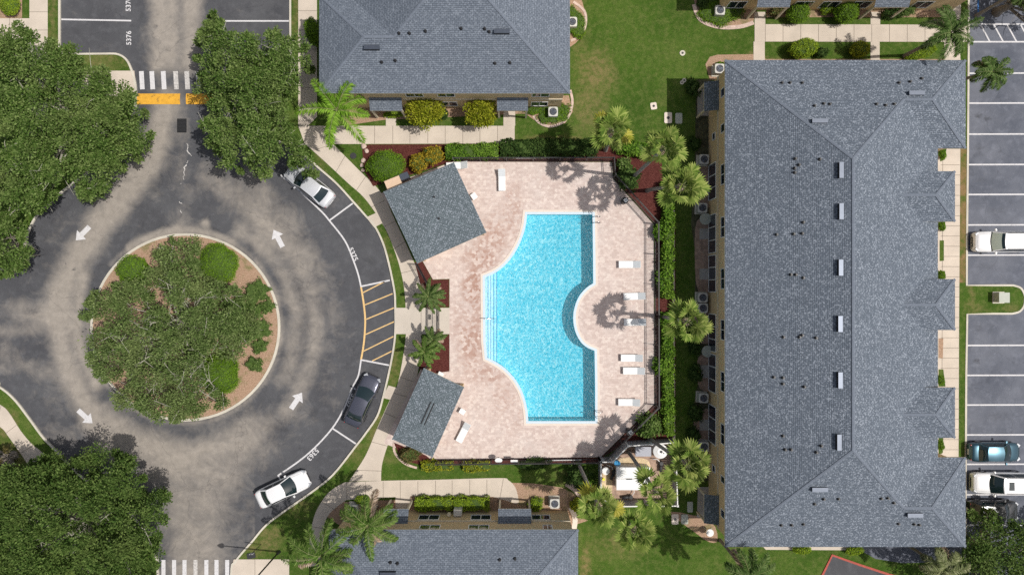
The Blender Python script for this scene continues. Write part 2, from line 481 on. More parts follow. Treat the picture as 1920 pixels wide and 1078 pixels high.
# ------------------------------------------------------------------ ground, roads, lawns
POOL = ([(987, 401), (1112, 401), (1113, 470), (1113.5, 532)] +
        spline([(1113.5, 532), (1100, 541), (1087, 556), (1079, 575), (1076, 597), (1080, 621), (1090, 640), (1102, 650), (1116, 656)], 4)[1:] +
        [(1117, 720), (1117, 790), (989, 790)] +
        spline([(989, 790), (987, 766), (979, 737), (966, 713), (948, 693), (930, 680), (912, 671)], 4)[1:] +
        [(909, 640), (908, 519)] + spline([(908, 519), (930, 509), (950, 492), (966, 470), (977, 447), (984, 424), (987, 401)], 4)[1:-1])
def grow(poly, d):
    n = len(poly); out = []
    ar = sum(poly[i][0] * poly[(i + 1) % n][1] - poly[(i + 1) % n][0] * poly[i][1] for i in range(n))
    sg = 1 if ar > 0 else -1
    for i in range(n):
        a, b, c = Vector(poly[i - 1]), Vector(poly[i]), Vector(poly[(i + 1) % n])
        d1 = (b - a).normalized(); d2 = (c - b).normalized()
        n1 = Vector((d1.y, -d1.x)) * sg; n2 = Vector((d2.y, -d2.x)) * sg
        m = n1 + n2; m = m / max(m.dot(m) / 2, .5)
        out.append(tuple(b + m * d))
    return out
POOL_OUT = grow(POOL, 7.0)
POOL_NOSE = grow(POOL, 2.8)

slab('ground', [(-9000, -9000), (11000, -9000), (11000, 10000), (-9000, 10000)], -.06, 'lawn', 0, [POOL_NOSE])

# road sheet: grid mesh with dust attribute (tyre-polished dusty bands)
def dist_poly(X, Y, pts):
    best = np.full(X.shape, 1e9)
    for (ax, ay), (bx, by) in zip(pts[:-1], pts[1:]):
        dx, dy = bx - ax, by - ay; L2 = dx * dx + dy * dy + 1e-9
        tt = np.clip(((X - ax) * dx + (Y - ay) * dy) / L2, 0, 1)
        best = np.minimum(best, np.hypot(X - ax - tt * dx, Y - ay - tt * dy))
    return best
x0, x1, y0, y1, st = -140, 770, -260, 1340, 4
xs = np.arange(x0, x1 + 1, st); ys = np.arange(y0, y1 + 1, st)
X, Y = np.meshgrid(xs, ys)
D = np.zeros(X.shape)
def band(pts, w, s):
    global D
    D = 1 - (1 - D) * (1 - np.minimum(s, .98) * np.exp(-(dist_poly(X, Y, pts) / (w * 1.25)) ** 2))
arc = lambda r, a0, a1, cx=347, cy=613, n=24: [(cx + r * math.cos(math.radians(a0 + (a1 - a0) * i / n)), cy + r * math.sin(math.radians(a0 + (a1 - a0) * i / n))) for i in range(n + 1)]
band([(300, -260), (300, 120)], 18, 1.0); band([(322, -260), (322, 120)], 11, .85); band([(362, -260), (358, 120)], 18, .95)
band([(315, 190), (300, 240), (285, 300), (240, 350), (190, 410), (150, 470), (118, 540), (105, 600)], 22, 1.05)
band([(270, 320), (215, 400), (165, 460)], 16, .8)
band([(118, 540), (110, 600), (118, 660), (138, 720), (175, 790), (220, 840)], 20, 1.0)
band([(155, 520), (142, 600), (152, 660), (180, 720)], 11, .9)
band([(30, 580), (90, 590)], 22, .55); band([(0, 620), (60, 620)], 10, .5); band([(10, 660), (80, 700)], 16, .4)
band(arc(208, -60, 28), 14, .62); band(arc(245, -52, 40), 15, .62); band([(395, 330), (480, 400), (520, 450)], 22, .62); band(arc(280, -30, 20), 14, .18)
band([(470, 330), (545, 420), (585, 500)], 20, .42)
band(arc(232, 62, 130), 20, .72); band([(480, 810), (430, 870), (400, 930), (380, 1100), (380, 1340)], 36, .66)
band([(200, 800), (270, 850), (330, 900), (350, 1000), (350, 1340)], 34, .62); band([(300, 860), (380, 870)], 28, .75)
band([(345, 440), (341, 400)], 18, .3); band([(345, 225), (341, 330)], 10, .3); band([(300, 440), (250, 470)], 10, .35)
band(arc(181, -140, 200, n=60), 4.5, .5); band([(383, 418), (386, 420)], 7, .9); band([(312, 440), (330, 436)], 12, .5); band(arc(181, -125, -60), 7, .7)
band([(640, 560), (640, 620)], 18, .12); band([(-140, 690), (20, 690)], 14, .35)
rr_ = np.hypot(X - 347, Y - 613); D = np.maximum(D, .16 * np.exp(-((rr_ - 270) / 45) ** 2)); D[(Y > 790) & (X < 480)] = np.maximum(D[(Y > 790) & (X < 480)], .22)
me = bpy.data.meshes.new('road')
NX, NY = len(xs), len(ys)
vv = np.stack([(X - 960) * S, (539 - Y) * S, np.zeros(X.shape)], -1).reshape(-1, 3)
idx = np.arange(NX * NY).reshape(NY, NX)
ff = np.stack([idx[:-1, :-1], idx[1:, :-1], idx[1:, 1:], idx[:-1, 1:]], -1).reshape(-1, 4)
me.from_pydata(vv.tolist(), [], ff.tolist())
at = me.attributes.new("dust", 'FLOAT', 'POINT'); at.data.foreach_set("value", D.reshape(-1).astype(np.float32))
me.materials.append(M['road']); me.update()
road = link('road', me); road['kind'] = 'structure'
lot = slab('parking_lot', [(1790, -400), (2500, -400), (2500, 1500), (1790, 1500)], 0.0, 'lot', 0)
lot2 = slab('fire_lane', [(1559, 1041), (1610, 1059), (1665, 1077), (1800, 1117), (1900, 1300), (1400, 1300), (1500, 1160), (1540, 1079)], 0.103, 'road', .05)

WKERB = [(434, 1300), (434, 1082), (442, 1053), (455, 1035), (473, 1014.5), (500, 983), (535.6, 956), (583, 923), (625, 889), (669, 834), (686, 812), (708, 779), (719, 743), (732, 687), (741, 631), (741.5, 576), (738.7, 538), (722, 466), (703, 424), (687, 406), (664, 380), (632, 345), (600, 317), (575, 295), (540, 272), (490, 255), (445, 232), (425, 205), (421, 180), (421, 140), (428, 115), (445, 104), (520, 103), (545, 103), (545, 60), (545, -300)]
wk = spline(WKERB, 5)
ekx = [(1813, -300), (1815, 40), (1813, 300), (1811.5, 440), (1811, 535)]
isl = [(1811, 535), (1860, 535), (1898, 535)] + spline([(1898, 535), (1912, 540), (1919, 552), (1920, 562), (1918, 574), (1910, 584), (1896, 588)], 4)[1:] + [(1860, 588), (1812, 589)]
ek = ekx + isl[1:] + [(1810, 700), (1809, 900), (1808, 1300)]
east_block = wk + ek
slab('lawn', east_block, .10, 'lawn', .12, [POOL_NOSE])
nw = [(-300, -300), (112.7, -300), (112.7, 92)] + [(118, 101), (150, 102.5), (200, 102)] + spline([(200, 102), (222, 103), (238, 113), (248, 133), (254, 155), (256, 180), (252, 212), (235, 250), (200, 295), (165, 325), (139, 343), (101.5, 374), (70, 405), (54, 435), (50, 450), (30, 500), (-30, 505), (-300, 505)], 5)[1:]
slab('lawn', nw, .10, 'lawn', .12)
sw = spline([(-300, 722), (-30, 715), (0, 725), (28, 748), (56, 784), (81, 818), (103, 841), (150, 890), (215, 935), (265, 985), (290, 1035), (297, 1078), (298, 1300)], 5) + [(-300, 1300)]
slab('lawn', sw, .10, 'lawn', .12)
isle = [(347 + 1.6 + 175.5 * math.cos(a), 613.5 + 173.5 * math.sin(a)) for a in [2 * math.pi * i / 72 for i in range(72)]]
slab('planting_bed', isle, .105, 'soil', .12)
KW = .17
def kerb(pts, closed=False, mat='kerb', w=KW, z=.135, h=.15):
    mb = ribbon(pts, w, z, h, closed); return struct('kerb', mb, mat)
kerb(wk); kerb(ek); kerb(nw[1:]); kerb(sw[:-1]); kerb(isle, True, w=.22)
kerb([(1500, 1160), (1540, 1078), (1559, 1039), (1610, 1057), (1665, 1075), (1800, 1115)], mat='redkerb', w=.19, z=.17, h=.1)
# gutters beside the kerb of the right lot read as a pale thin line already

# verges of dry grass along the lot
slab('verge', [(1800, 280), (1811, 280), (1809, 530), (1797, 530)], .106, 'verge', 0)
slab('verge', [(1798, 592), (1807, 592), (1807, 700), (1797, 700)], .106, 'lawn', 0)
# ------------------------------------------------------------------ pavements
def walk(pts, joints=(), z=.125, mat='concrete', name='sidewalk'):
    o = slab(name, pts, z, mat, .06)
    if joints:
        mb = MB()
        for (a, b) in joints:
            r = ribbon([a, b], .035, z + .004); mb.add(r.v, r.f)
        mb.build('expansion_joint', 'joint', o)
    return o
walk([(57, -300), (91, -300), (91, 260), (57, 260)], [((57, y), (91, y)) for y in (-10, 24, 58, 92, 126)])
walk([(-300, 36), (57, 36), (57, 75), (-300, 75)], [((20, 36), (20, 75))])
walk([(110, 134), (253, 134), (255.5, 160), (256, 182), (110, 180)], [((205, 134), (205, 181)), ((160, 134), (160, 181))], z=.128)
walk([(560, -300), (595, -300), (595, 220), (575, 240), (560, 235)], [((560, y), (595, y)) for y in (22, 58, 94, 130, 166, 202)])
walk([(572, 270), (560, 237), (965, 237), (965, 270), (625, 271)], [((x, 237), (x, 270)) for x in (670, 703, 737, 769, 802.5, 835, 868, 900, 933)] , z=.131)
walk([(944, 205), (966, 205), (966, 237), (944, 237)], z=.133); walk([(724, 205), (743, 205), (743, 237), (724, 237)], z=.133)
inner = spline([(572, 270), (608, 302), (652.5, 343.5), (683, 371), (710, 408), (730, 443.6), (747, 491), (757, 533), (761, 576), (761.5, 627), (754, 681), (744, 726), (732, 748), (708, 801), (686, 853), (655, 901)], 4)
outer = spline([(625, 271), (675, 321), (716, 363), (742, 415), (765, 465), (782, 505), (789, 532), (792, 577), (791, 627), (786, 687), (770, 745), (748, 798), (733, 821), (722, 850), (716, 875), (715, 900)], 4)
jn = []
for i in range(2, len(inner) - 2, 4):
    a = Vector(inner[i]); b = min((Vector(q) for q in outer), key=lambda q: (q - a).length)
    jn.append((tuple(a), tuple(b)))
walk(inner + outer[::-1], jn, z=.127)
walk([(687, 408), (705, 400), (717, 419), (702, 427)], z=.129); walk([(729, 722), (746, 727), (734, 749), (717, 745)], z=.129)
walk([(742, 577), (843, 577), (843, 626), (741, 626)], [((790, 577), (790, 626))], z=.142, mat='entry')
s6 = spline([(647, 903), (720, 900), (820, 898), (936, 895), (953, 899), (967, 914), (973, 940)], 4) + [(968, 943), (925, 930), (766, 929), (650, 936)] + spline([(650, 936), (619, 961), (608, 990), (606, 1060)], 4)[1:] + [(579, 1060)] + spline([(579, 1028), (586, 981), (597, 950), (619, 920), (647, 903)], 4)[:-1]
walk(s6, [((x, 903 - (x - 650) * .02), (x, 935)) for x in (651, 686, 719, 751, 784, 817, 848, 881, 913)] + [((944, 896), (937, 935)), ((602, 938), (630, 955)), ((583, 985), (610, 990))], z=.132)
walk([(439, 1047), (543, 1047), (543, 1300), (434, 1300), (434, 1078)], [((479, 1047), (479, 1078))], z=.127)
walk([(742, 928), (770, 928), (770, 950), (762, 955), (742, 950)], z=.134)
xj = [1434 + 33.2 * i for i in range(12)]
walk([(1414, 47), (1812, 48), (1812, 80), (1414, 79.5)], [((x, 47), (x, 80)) for x in xj])
walk([(1414, 24), (1434, 24), (1434, 47), (1414, 47)]); walk([(1412, 79.5), (1433, 79.5), (1433, 130), (1412, 130)])
walk([(1631, 24), (1649, 24), (1649, 47.4), (1631, 47.3)]); walk([(1631, 79.8), (1648, 79.8), (1648, 130), (1631, 130)])
walk([(1769, 80), (1799, 80), (1799, 140), (1769, 140)]); walk([(1779, -60), (1800, -60), (1800, 48), (1779, 48)])
jy = [i for i in range(310, 860, 19)]
walk([(1720, 280), (1799, 280), (1796.5, 600), (1795.5, 862), (1720, 862)], [((1762, y), (1798, y)) for y in jy] + [((1766, 280), (1764, 862))], z=.130)
swi = spline([(-60, 727), (0, 757), (18, 772), (40, 806), (60, 830), (78, 845), (95, 862)], 4)
swo = spline([(-60, 765), (0, 798), (18, 818), (35, 842), (45, 856), (60, 880)], 4)
walk(swi + swo[::-1], [((4, 760), (-6, 794)), ((33, 796), (12, 812)), ((64, 834), (38, 850))])
walk([(1425, 1018), (1588, 1018), (1600, 1030), (1435, 1029)]); 
walk([(1595, 1015), (1808, 1015), (1800, 1052), (1690, 1054), (1640, 1046), (1612, 1030)], z=.123, mat='lot', name='path')
walk([(1308, 912), (1334, 912), (1334, 972), (1306, 968)], z=.115, mat='patio', name='patio')

# ------------------------------------------------------------------ pool deck and beds
deck = [(850, 304), (1146, 305), (1149, 336), (1226, 422), (1227, 756), (1126, 856), (800, 861), (720, 830), (790, 690), (808, 695), (843, 695), (843, 523), (812, 524), (793, 490), (716, 363), (750, 340)]
slab('pool_deck', deck, .134, 'paver', .1, [POOL_NOSE])
slab('mulch_bed', [(786, 690), (808, 700), (842.5, 695.5), (842.5, 627), (808, 627), (792, 640)], .150, 'mulch', .03)
slab('mulch_bed', [(778, 492), (792, 490), (812, 525), (842, 524), (842, 575.5), (805, 575.5), (788, 530)], .150, 'mulch', .03)
slab('mulch_bed', [(680, 282), (690, 272), (835, 271.5), (862, 290), (862, 300), (700, 350), (683, 320)], .137, 'mulch', .04)
slab('mulch_bed', [(835, 266), (1170, 266), (1240, 300), (1246, 400), (1266, 400), (1266, 828), (1170, 832), (1126, 858), (1126, 866), (830, 872), (811, 860), (820, 856.2), (1126, 857), (1227.5, 757), (1227.5, 421), (1150, 335), (1147, 304), (835, 304)], .118, 'mulch', .02)
slab('mulch_bed', [(738, 828), (800, 853), (810, 862), (800, 872), (770, 866), (748, 850)], .136, 'mulch', .04)
slab('mulch_bed', spline([(760, 905), (1000, 905), (1078, 925), (1080, 960), (1070, 985), (640, 985), (640, 940), (760, 936)], 2, True), .112, 'soil', 0)
slab('mulch_bed', spline([(622, 190), (1066, 180), (1074, 210), (1060, 232), (1030, 238), (1000, 225), (985, 214), (720, 226), (650, 236)], 1, True), .114, 'soil', 0)
slab('mulch_bed', spline([(1062, -60), (1090, 0), (1097, 40), (1088, 72), (1062, 80)], 3, True), .114, 'soil', 0)
slab('mulch_bed', spline([(1300, 0), (1320, 40), (1350, 56), (1400, 52), (1414, 30), (1414, -40), (1310, -60)], 3, True), .114, 'soil', 0)
slab('mulch_bed', [(1322, 122), (1330, 108), (1345, 104), (1412, 103), (1436, 112), (1800, 112), (1800, 135), (1400, 160), (1330, 150)], .115, 'soil', 0)
slab('mulch_bed', [(1436, 20), (1776, 16), (1776, 36), (1436, 36)], .112, 'soil', 0)
slab('lawn', [(1436, 34), (1776, 34), (1776, 46), (1436, 46)], .117, 'lawn', 0)
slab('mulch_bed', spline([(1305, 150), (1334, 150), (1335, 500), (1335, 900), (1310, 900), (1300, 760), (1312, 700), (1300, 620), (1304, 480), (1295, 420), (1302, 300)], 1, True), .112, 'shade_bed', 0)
slab('mulch_bed', spline([(1255, 958), (1330, 975), (1345, 1010), (1330, 1015), (1300, 995)], 3, True), .111, 'soil', 0)
slab('mulch_bed', [(0, -300), (43, -300), (43, 37), (-300, 37), (-300, -300)], .108, 'soil', 0)
slab('lawn', [(44, -300), (57, -300), (57, 35), (44, 35)], .113, 'lawn', 0)
slab('lawn', [(762, 362), (762, 280), (768, 280), (768, 300)][:0] or [(1761, 280), (1773, 280), (1770, 300), (1761, 304)], .136, 'lawn', 0)
for q in ([(1761, 415), (1771, 415), (1769, 432), (1761, 434)], [(1760, 451), (1768, 451), (1768, 489), (1760, 490)], [(1759, 508), (1770, 508), (1772, 522), (1760, 522)],
          [(1758, 692), (1767, 692), (1771, 724), (1758, 724)], [(1758, 816), (1767, 818), (1766, 848), (1758, 852)]):
    slab('lawn', q, .136, 'lawn', 0)
slab('mulch_bed', [(1758, 634), (1767, 634), (1766, 671), (1758, 671)], .137, 'soil', 0)
for (a, b, c_, d) in ((1303, 318, 1334, 385), (1302, 415, 1334, 545), (1300, 590, 1334, 640), (1306, 668, 1334, 728), (1300, 770, 1334, 820)):
    slab('patio', spline([(a + 4, b), (c_, b), (c_, d), (a + 6, d), (a, (b + d) / 2)], 3, True), .118, 'flag', .02)
for (a, b, c_, d) in ((1311, 429, 1331, 449), (1311, 504, 1331, 524), (1311, 684, 1331, 708), (1311, 786, 1331, 806)):
    slab('patio', [(a, b), (c_, b), (c_, d), (a, d)], .132, 'patio', .03)
slab('patio', [(1307, 168), (1334, 168), (1334, 218), (1307, 218)], .125, 'patio', .03)
# pale garden edging
def edging(pts, w=.16, mat='rock', z=.15): return tag(ribbon(spline(pts, 4), w, z, .08).build('garden_edging', mat), kind='structure')
edging([(1069, 170), (1073, 195), (1062, 225), (1035, 238), (1012, 232), (1000, 218)], .22)
edging([(1075, 5), (1095, 22), (1098, 45), (1090, 66), (1070, 78)], .22)
edging([(1262.5, 395), (1262.5, 620), (1263.5, 825)], .18, 'coping')
edging([(1300, 10), (1312, 38), (1345, 52), (1385, 52), (1412, 44)], .35)
edging([(1062, 905), (1080, 918), (1092, 935)], .5, 'rock'); edging([(1070, 950), (1078, 970), (1076, 990)], .45, 'coping')
edging([(738, 830), (742, 850), (760, 868), (782, 876)], .2)

# ------------------------------------------------------------------ markings
def mark(name, pts, w, mat='paint', z=.005, par=None):
    return ribbon(pts, w, z).build(name, mat, par if par is not None else road)
A1 = spline([(526, 328), (563.5, 360), (602, 396), (617.7, 414), (647, 452), (663.6, 491), (672, 516), (677, 538)], 5)
A2 = spline([(677, 538), (681, 562), (684, 587), (684.8, 605), (683.5, 630), (681, 652), (677, 674)], 5)
A3 = spline([(677, 674), (672, 703.6), (661, 726), (644, 767.6), (623, 802.5), (591, 838), (560.7, 864), (521.7, 890.7)], 5)
mark('parking_line', A1, .14); mark('parking_line', A2, .16, 'paint_y'); mark('parking_line', A3, .14)
for a, b in (((617, 414), (662, 381)), ((677, 537), (731, 525.5)), ((677, 674.5), (732, 685)), ((623, 802.5), (668, 832)), ((521, 890), (526, 899))):
    mark('parking_line', [a, b], .14, z=.009)
for a, b in (((680, 549), (721, 528)), ((684.5, 571.5), (736, 550.6)), ((685.5, 599), (739, 577)), ((685.5, 627), (739, 603)), ((682, 658), (738, 630.5)), ((698, 676.5), (735, 658))):
    mark('hatch_line', [a, b], .10, 'paint_y', z=.009)
mark('parking_line', [(115, 37), (246, 39.5)], .14); mark('parking_line', [(415, 40), (543, 40)], .14)
for x in (262, 281.5, 303, 326, 347, 368, 389):
    mark('crosswalk_bar', [(x + 3, 134), (x + 5, 168)], .42, 'paint' if x < 310 else 'paint_worn')
for x in (306.5, 326.5, 346, 366.5, 387, 406, 426):
    mark('crosswalk_bar', [(x, 1049), (x, 1100)], .36, 'paint_worn' if 350 < x < 380 else 'paint')
sb = MB()
def bumpstrip(xa, xb):
    n = 10; y0, y1 = 176, 196; o = len(sb.v)
    for i in range(n + 1):
        f = i / n; z = .006 + .07 * math.sin(math.pi * f)
        for x in (xa, xb): xx, yy = G(x, y0 + (y1 - y0) * f); sb.v.append((xx, yy, z))
    for i in range(n): sb.f.append((o + 2 * i, o + 2 * i + 2, o + 2 * i + 3, o + 2 * i + 1))
bumpstrip(257, 338); bumpstrip(349, 419)
tag(sb.build('speed_bump', 'yellow', smooth=True), 'yellow painted speed bump across the road by the crosswalk', 'speed bump')
def arrow(px, py, ang, L=1.75):
    c, s = math.cos(ang), math.sin(ang); cx, cy = G(px, py)
    pts = [(-.5, -.13), (.08, -.13), (.08, -.33), (.5, 0), (.08, .33), (.08, .13), (-.5, .13)]
    vs = [(cx + (x * c - y * s) * L, cy + (x * s + y * c) * L, .006) for x, y in pts]
    MB().add(vs, [(0, 1, 5, 6), (2, 3, 4), ]).add([vs[1], vs[2], vs[4], vs[5]], []).build('painted_arrow', 'paint', road)
arrow(155, 438, math.radians(225)); arrow(521.5, 447, math.radians(118)); arrow(556, 751, math.radians(56)); arrow(160, 781, math.radians(-42))
def number(txt, px, py, ang, h=.62, par=None):
    cu = bpy.data.curves.new('painted_number', 'FONT'); cu.body = txt; cu.size = h; cu.align_x = 'CENTER'; cu.align_y = 'CENTER'; cu.offset = .012; cu.space_character = 1.05
    ob = bpy.data.objects.new('tmp', cu); COL.objects.link(ob)
    dg = bpy.context.evaluated_depsgraph_get(); me = bpy.data.meshes.new_from_object(ob.evaluated_get(dg))
    bpy.data.objects.remove(ob)
    me.materials.clear(); me.materials.append(M['paint'])
    o = link('painted_number', me, par or road); x, y = G(px, py); o.location = (x, y, .011); o.rotation_euler = (0, 0, ang)
number("5376", 242, 72, math.radians(90)); number("5370", 241, 9, math.radians(90))
number("5375", 662, 477, math.radians(-65)); number("5363", 586.5, 851.5, math.radians(-133)); number("5369", 658, 751, math.radians(-113), .62); number("5371", 572, 357, math.radians(-42))
for y, w in ((138, .13), (194, .13), (252, .13), (309, .13), (365, .13), (422, .13), (478.5, .13), (647.5, .13), (703.5, .13), (759, .13), (815, .13), (870, .13), (927, .13), (984, .13)):
    mark('parking_line', [(1813, y), (1990, y - .5)], w, par=lot)
for y in (46, 79): mark('parking_line', [(1816, y), (2000, y)], .14, par=lot)
for i in range(6):
    x = 1838 + i * 25; mark('hatch_line', [(x, 46), (x + 18, 79)], .13, z=.009, par=lot)
mark('parking_line', [(1835, -60), (1834, 27)], .14, 'blue', par=lot)
# tar-sealed white cracks and stains on the road
for pts in ([(351, 270), (354, 285), (359, 292), (354, 302), (348, 312), (345, 325), (344, 338), (341, 345)], [(343, 362), (341, 372)], [(337, 378), (341, 388), (339, 399)]):
    pp = [(x + random.uniform(-2.4, 2.4), y + random.uniform(-1, 1)) for x, y in spline(pts, 4)]
    for k in range(0, len(pp) - 1, 3):
        if random.random() < .8: mark('filled_crack', pp[k:k + random.choice((3, 4))], random.choice((.04, .06, .10)), 'paint_worn', z=.006)

# drain grate, manhole, utility covers
def grate(px, py, w, h):
    o = thing('storm_drain', 'black iron storm drain grate in the road below the speed bump', 'drain', (*G(px, py), 0))
    MB().box((0, 0, .008), (w, h, .016)).build('frame', 'black', o)
    mb = MB()
    for i in range(9): mb.box((0, -h / 2 + .12 + i * (h - .24) / 8, .024), (w - .16, .035, .02))
    mb.build('bars', 'dark', o)
grate(341, 236, .85, 1.25)
def cover(px, py, w, h, mat, label, rnd=False, z=.115, knob=True, rz=0.0):
    o = thing('utility_cover', label, 'cover', (*G(px, py), z), rz, 'utility covers set in the grass')
    mb = MB()
    if rnd: mb.cyl((0, 0, -.02), w / 2, .06, 20)
    else:
        b = .12 * min(w, h); a, c = w / 2, h / 2
        q = [(-a + b, -c), (a - b, -c), (a, -c + b), (a, c - b), (a - b, c), (-a + b, c), (-a, c - b), (-a, -c + b)]
        mb.add([(x, y, -.02) for x, y in q] + [(x, y, .05) for x, y in q], [tuple(range(8, 16))] + [(i, (i + 1) % 8, (i + 1) % 8 + 8, i + 8) for i in range(8)])
    mb.build('lid', mat, o)
    if knob: MB().cyl((0, 0, .052 if not rnd else .042), min(w, h) * .2, .012, 12).build('cap', 'dark' if w < .8 else 'kerb', o)
cover(1279, 101, .5, .5, 'kerb', 'small round concrete cover alone in the upper lawn', True)
cover(1225, 200, .56, .62, 'coping', 'square white cover with dark cap in the lawn', rz=.15)
cover(1252, 222, .68, .98, 'coping', 'pink beige rounded cover at the edge of the building shadow')
cover(1272, 223, .62, .95, 'cover', 'grey green cover in the building shadow beside the beige one', knob=False)
cover(1282, 152, .38, .40, 'kerb', 'small pale cover in building shadow, right one of a touching pair', True)
cover(1278, 156, .36, .36, 'kerb', 'small pale cover in building shadow, left one of a touching pair', True, z=.118)
cover(1293, 949, .5, .95, 'cover', 'narrow yellow green cover standing in shade near the corner patio', knob=False)
cover(1265, 972, .62, .92, 'coping', 'pale rounded cover just below the white enclosure corner')
cover(1283, 972, .62, .88, 'cover', 'grey green cover beside the pale one below the enclosure', knob=False)
cover(663, 293, .56, .56, 'dark', 'round dark manhole cover in the grass by the red mulch', True, knob=False)
cover(472, 1040, .75, .5, 'dark', 'dark diamond shaped cover in the grass beside the lower crosswalk', z=.112, knob=False, rz=.2)
tb = thing('transformer_box', 'pale green utility transformer box on the grass island in the parking lot', 'utility box', (*G(1879, 558, .6), .1))
MB().box((0, 0, .03), (1.05, 1.05, .06)).build('pad', 'kerb', tb)
MB().box((0, 0, .40), (.88, .84, .68)).build('cabinet', 'cover', tb)
MB().box((0, 0, .765), (.94, .90, .05)).build('lid', 'cover', tb)

# ------------------------------------------------------------------ swimming pool
pool = thing('swimming_pool', 'turquoise swimming pool with a curved bay and steps on its left side', 'pool', (*G(1020, 600), 0))
pc = Vector((*G(1020, 600), 0))
def ploop(poly): return [Vector((*G(*p), 0)) - pc for p in poly]
def ring(name, outer, inner, z, mat, zd):
    a, b = ploop(outer), ploop(inner); n = len(a)
    mb = MB(); mb.v = [(p.x, p.y, z) for p in a] + [(p.x, p.y, z) for p in b] + [(p.x, p.y, z - zd) for p in a] + [(p.x, p.y, z - zd) for p in b]
    for i in range(n):
        j = (i + 1) % n
        mb.f += [(i, j, n + j, n + i), (2 * n + i, i, j, 2 * n + j)[::-1], (n + i, n + j, 3 * n + j, 3 * n + i)]
    return mb.build(name, mat, pool)
ring('coping', POOL_OUT, POOL_NOSE, .165, 'coping', .06)
ring('nosing', grow(POOL, 2.9), grow(POOL, -1.6), .168, 'nosing', .09)
PD = 1.42
t = NT("pool_plaster")
n = t.noise(3, 5, .7)
c = t.ramp(n, [(.3, (.70, .80, .82)), (.7, (.80, .88, .88))])
M['plaster'] = t.done(t.bsdf(c, .7))
a = ploop(POOL); n = len(a)
mb = MB(); mb.v = [(p.x, p.y, .10) for p in a] + [(p.x, p.y, -PD) for p in a]
for i in range(n): mb.f.append((i, (i + 1) % n, n + (i + 1) % n, n + i))
for tr_ in tessellate_polygon([a]): mb.f.append(tuple(q + n for q in tr_))
mb.build('basin', 'plaster', pool)
# steps
for i, xr in enumerate((915.5, 920.5, 926, 931.5)):
    z = -.18 - .27 * i
    sl = (xr - 908) / 24
    yt, yb = 518 - (xr - 908) * .38, 672 + (xr - 912) * .55
    q = [(908.7, 519), (xr, yt + .4), (xr, yb - .4), (911, 671), (909.5, 640)]
    lp = [Vector((*G(*p), 0)) - pc for p in q]
    m_ = MB(); m_.v = [(p.x, p.y, z - i * .002) for p in lp] + [(p.x, p.y, -PD) for p in lp]
    m_.f = [tuple(range(4, -1, -1))] + [(k, (k + 1) % 5, (k + 1) % 5 + 5, k + 5) for k in range(5)]
    m_.build('step', 'plaster', pool)
    mm = ribbon([(xr - .35, yt + 1), (xr - .35, yb - 1)], .05, z + .004); mm.v = [(x - pc.x, y - pc.y, zz) for x, y, zz in mm.v]
    mm.build('step_edge_tiles', 'blue', pool)
# water surface: cell pattern in the transparent tint paints in the sun caustics
X0P = 0.0; XSTEP = (932 - 1020) * S
t = NT("pool_water")
p = t.pos()
w1 = t.n("TexNoise", Vector=p, Scale=.9, Detail=3.0).outputs["Color"]
q = t.n("VectorMath", _operation='MULTIPLY_ADD', i0=w1, i1=(.9, .9, .9), i2=p).outputs[0]
v1 = t.n("TexVoronoi", _feature='SMOOTH_F1', Vector=q, Scale=4.6); v1.inputs["Smoothness"].default_value = .35
v2 = t.n("TexVoronoi", _feature='SMOOTH_F1', Vector=q, Scale=9.0); v2.inputs["Smoothness"].default_value = .3
f = t.math('ADD', t.math('MULTIPLY', v1.outputs["Distance"], .6), t.math('MULTIPLY', v2.outputs["Distance"], .55))
tc = t.ramp(f, [(.20, (.05, .58, .75)), (.42, (.13, .63, .775)), (.60, (.36, .73, .83)), (.84, (.72, .89, .935))])
xw_ = t.n("SeparateXYZ", i0=p).outputs[0]
deep = t.n("MapRange", Value=xw_, From__Min=X0P - 3.5, From__Max=X0P + 4.0).outputs[0]
tc = t.mix(t.math('MULTIPLY', deep, .8), t.mix(.16, tc, (.70, .90, .95)), t.mix(.18, tc, (.10, .60, .74)))
tc = t.mix(t.math('MULTIPLY', t.math('LESS_THAN', xw_, XSTEP), .62), tc, (.86, .93, .97))
tb_ = t.n("BsdfTransparent", Color=tc).outputs[0]
h_ = t.math('ADD', t.noise(2.6, 4, .6, dist=.8), t.math('MULTIPLY', v2.outputs["Distance"], .5))
gl = t.n("BsdfGlossy", Roughness=.30, Normal=t.bump(h_, .55, .12)).outputs[0]
fr = t.n("Fresnel", IOR=1.33)
t.t.links.new(t.bump(h_, .55, .12), fr.inputs["Normal"])
ms = t.n("MixShader", Fac=fr.outputs[0]); t.t.links.new(tb_, ms.inputs[1]); t.t.links.new(gl, ms.inputs[2])
M['water'] = t.done(ms.outputs[0])
mb = MB(); mb.v = [(p.x, p.y, .045) for p in a]
for tr_ in tessellate_polygon([a]):
    A_, B_, C_ = (a[k] for k in tr_)
    mb.f.append(tr_ if (B_ - A_).cross(C_ - A_).z > 0 else tr_[::-1])
mb.build('water', 'water', pool)

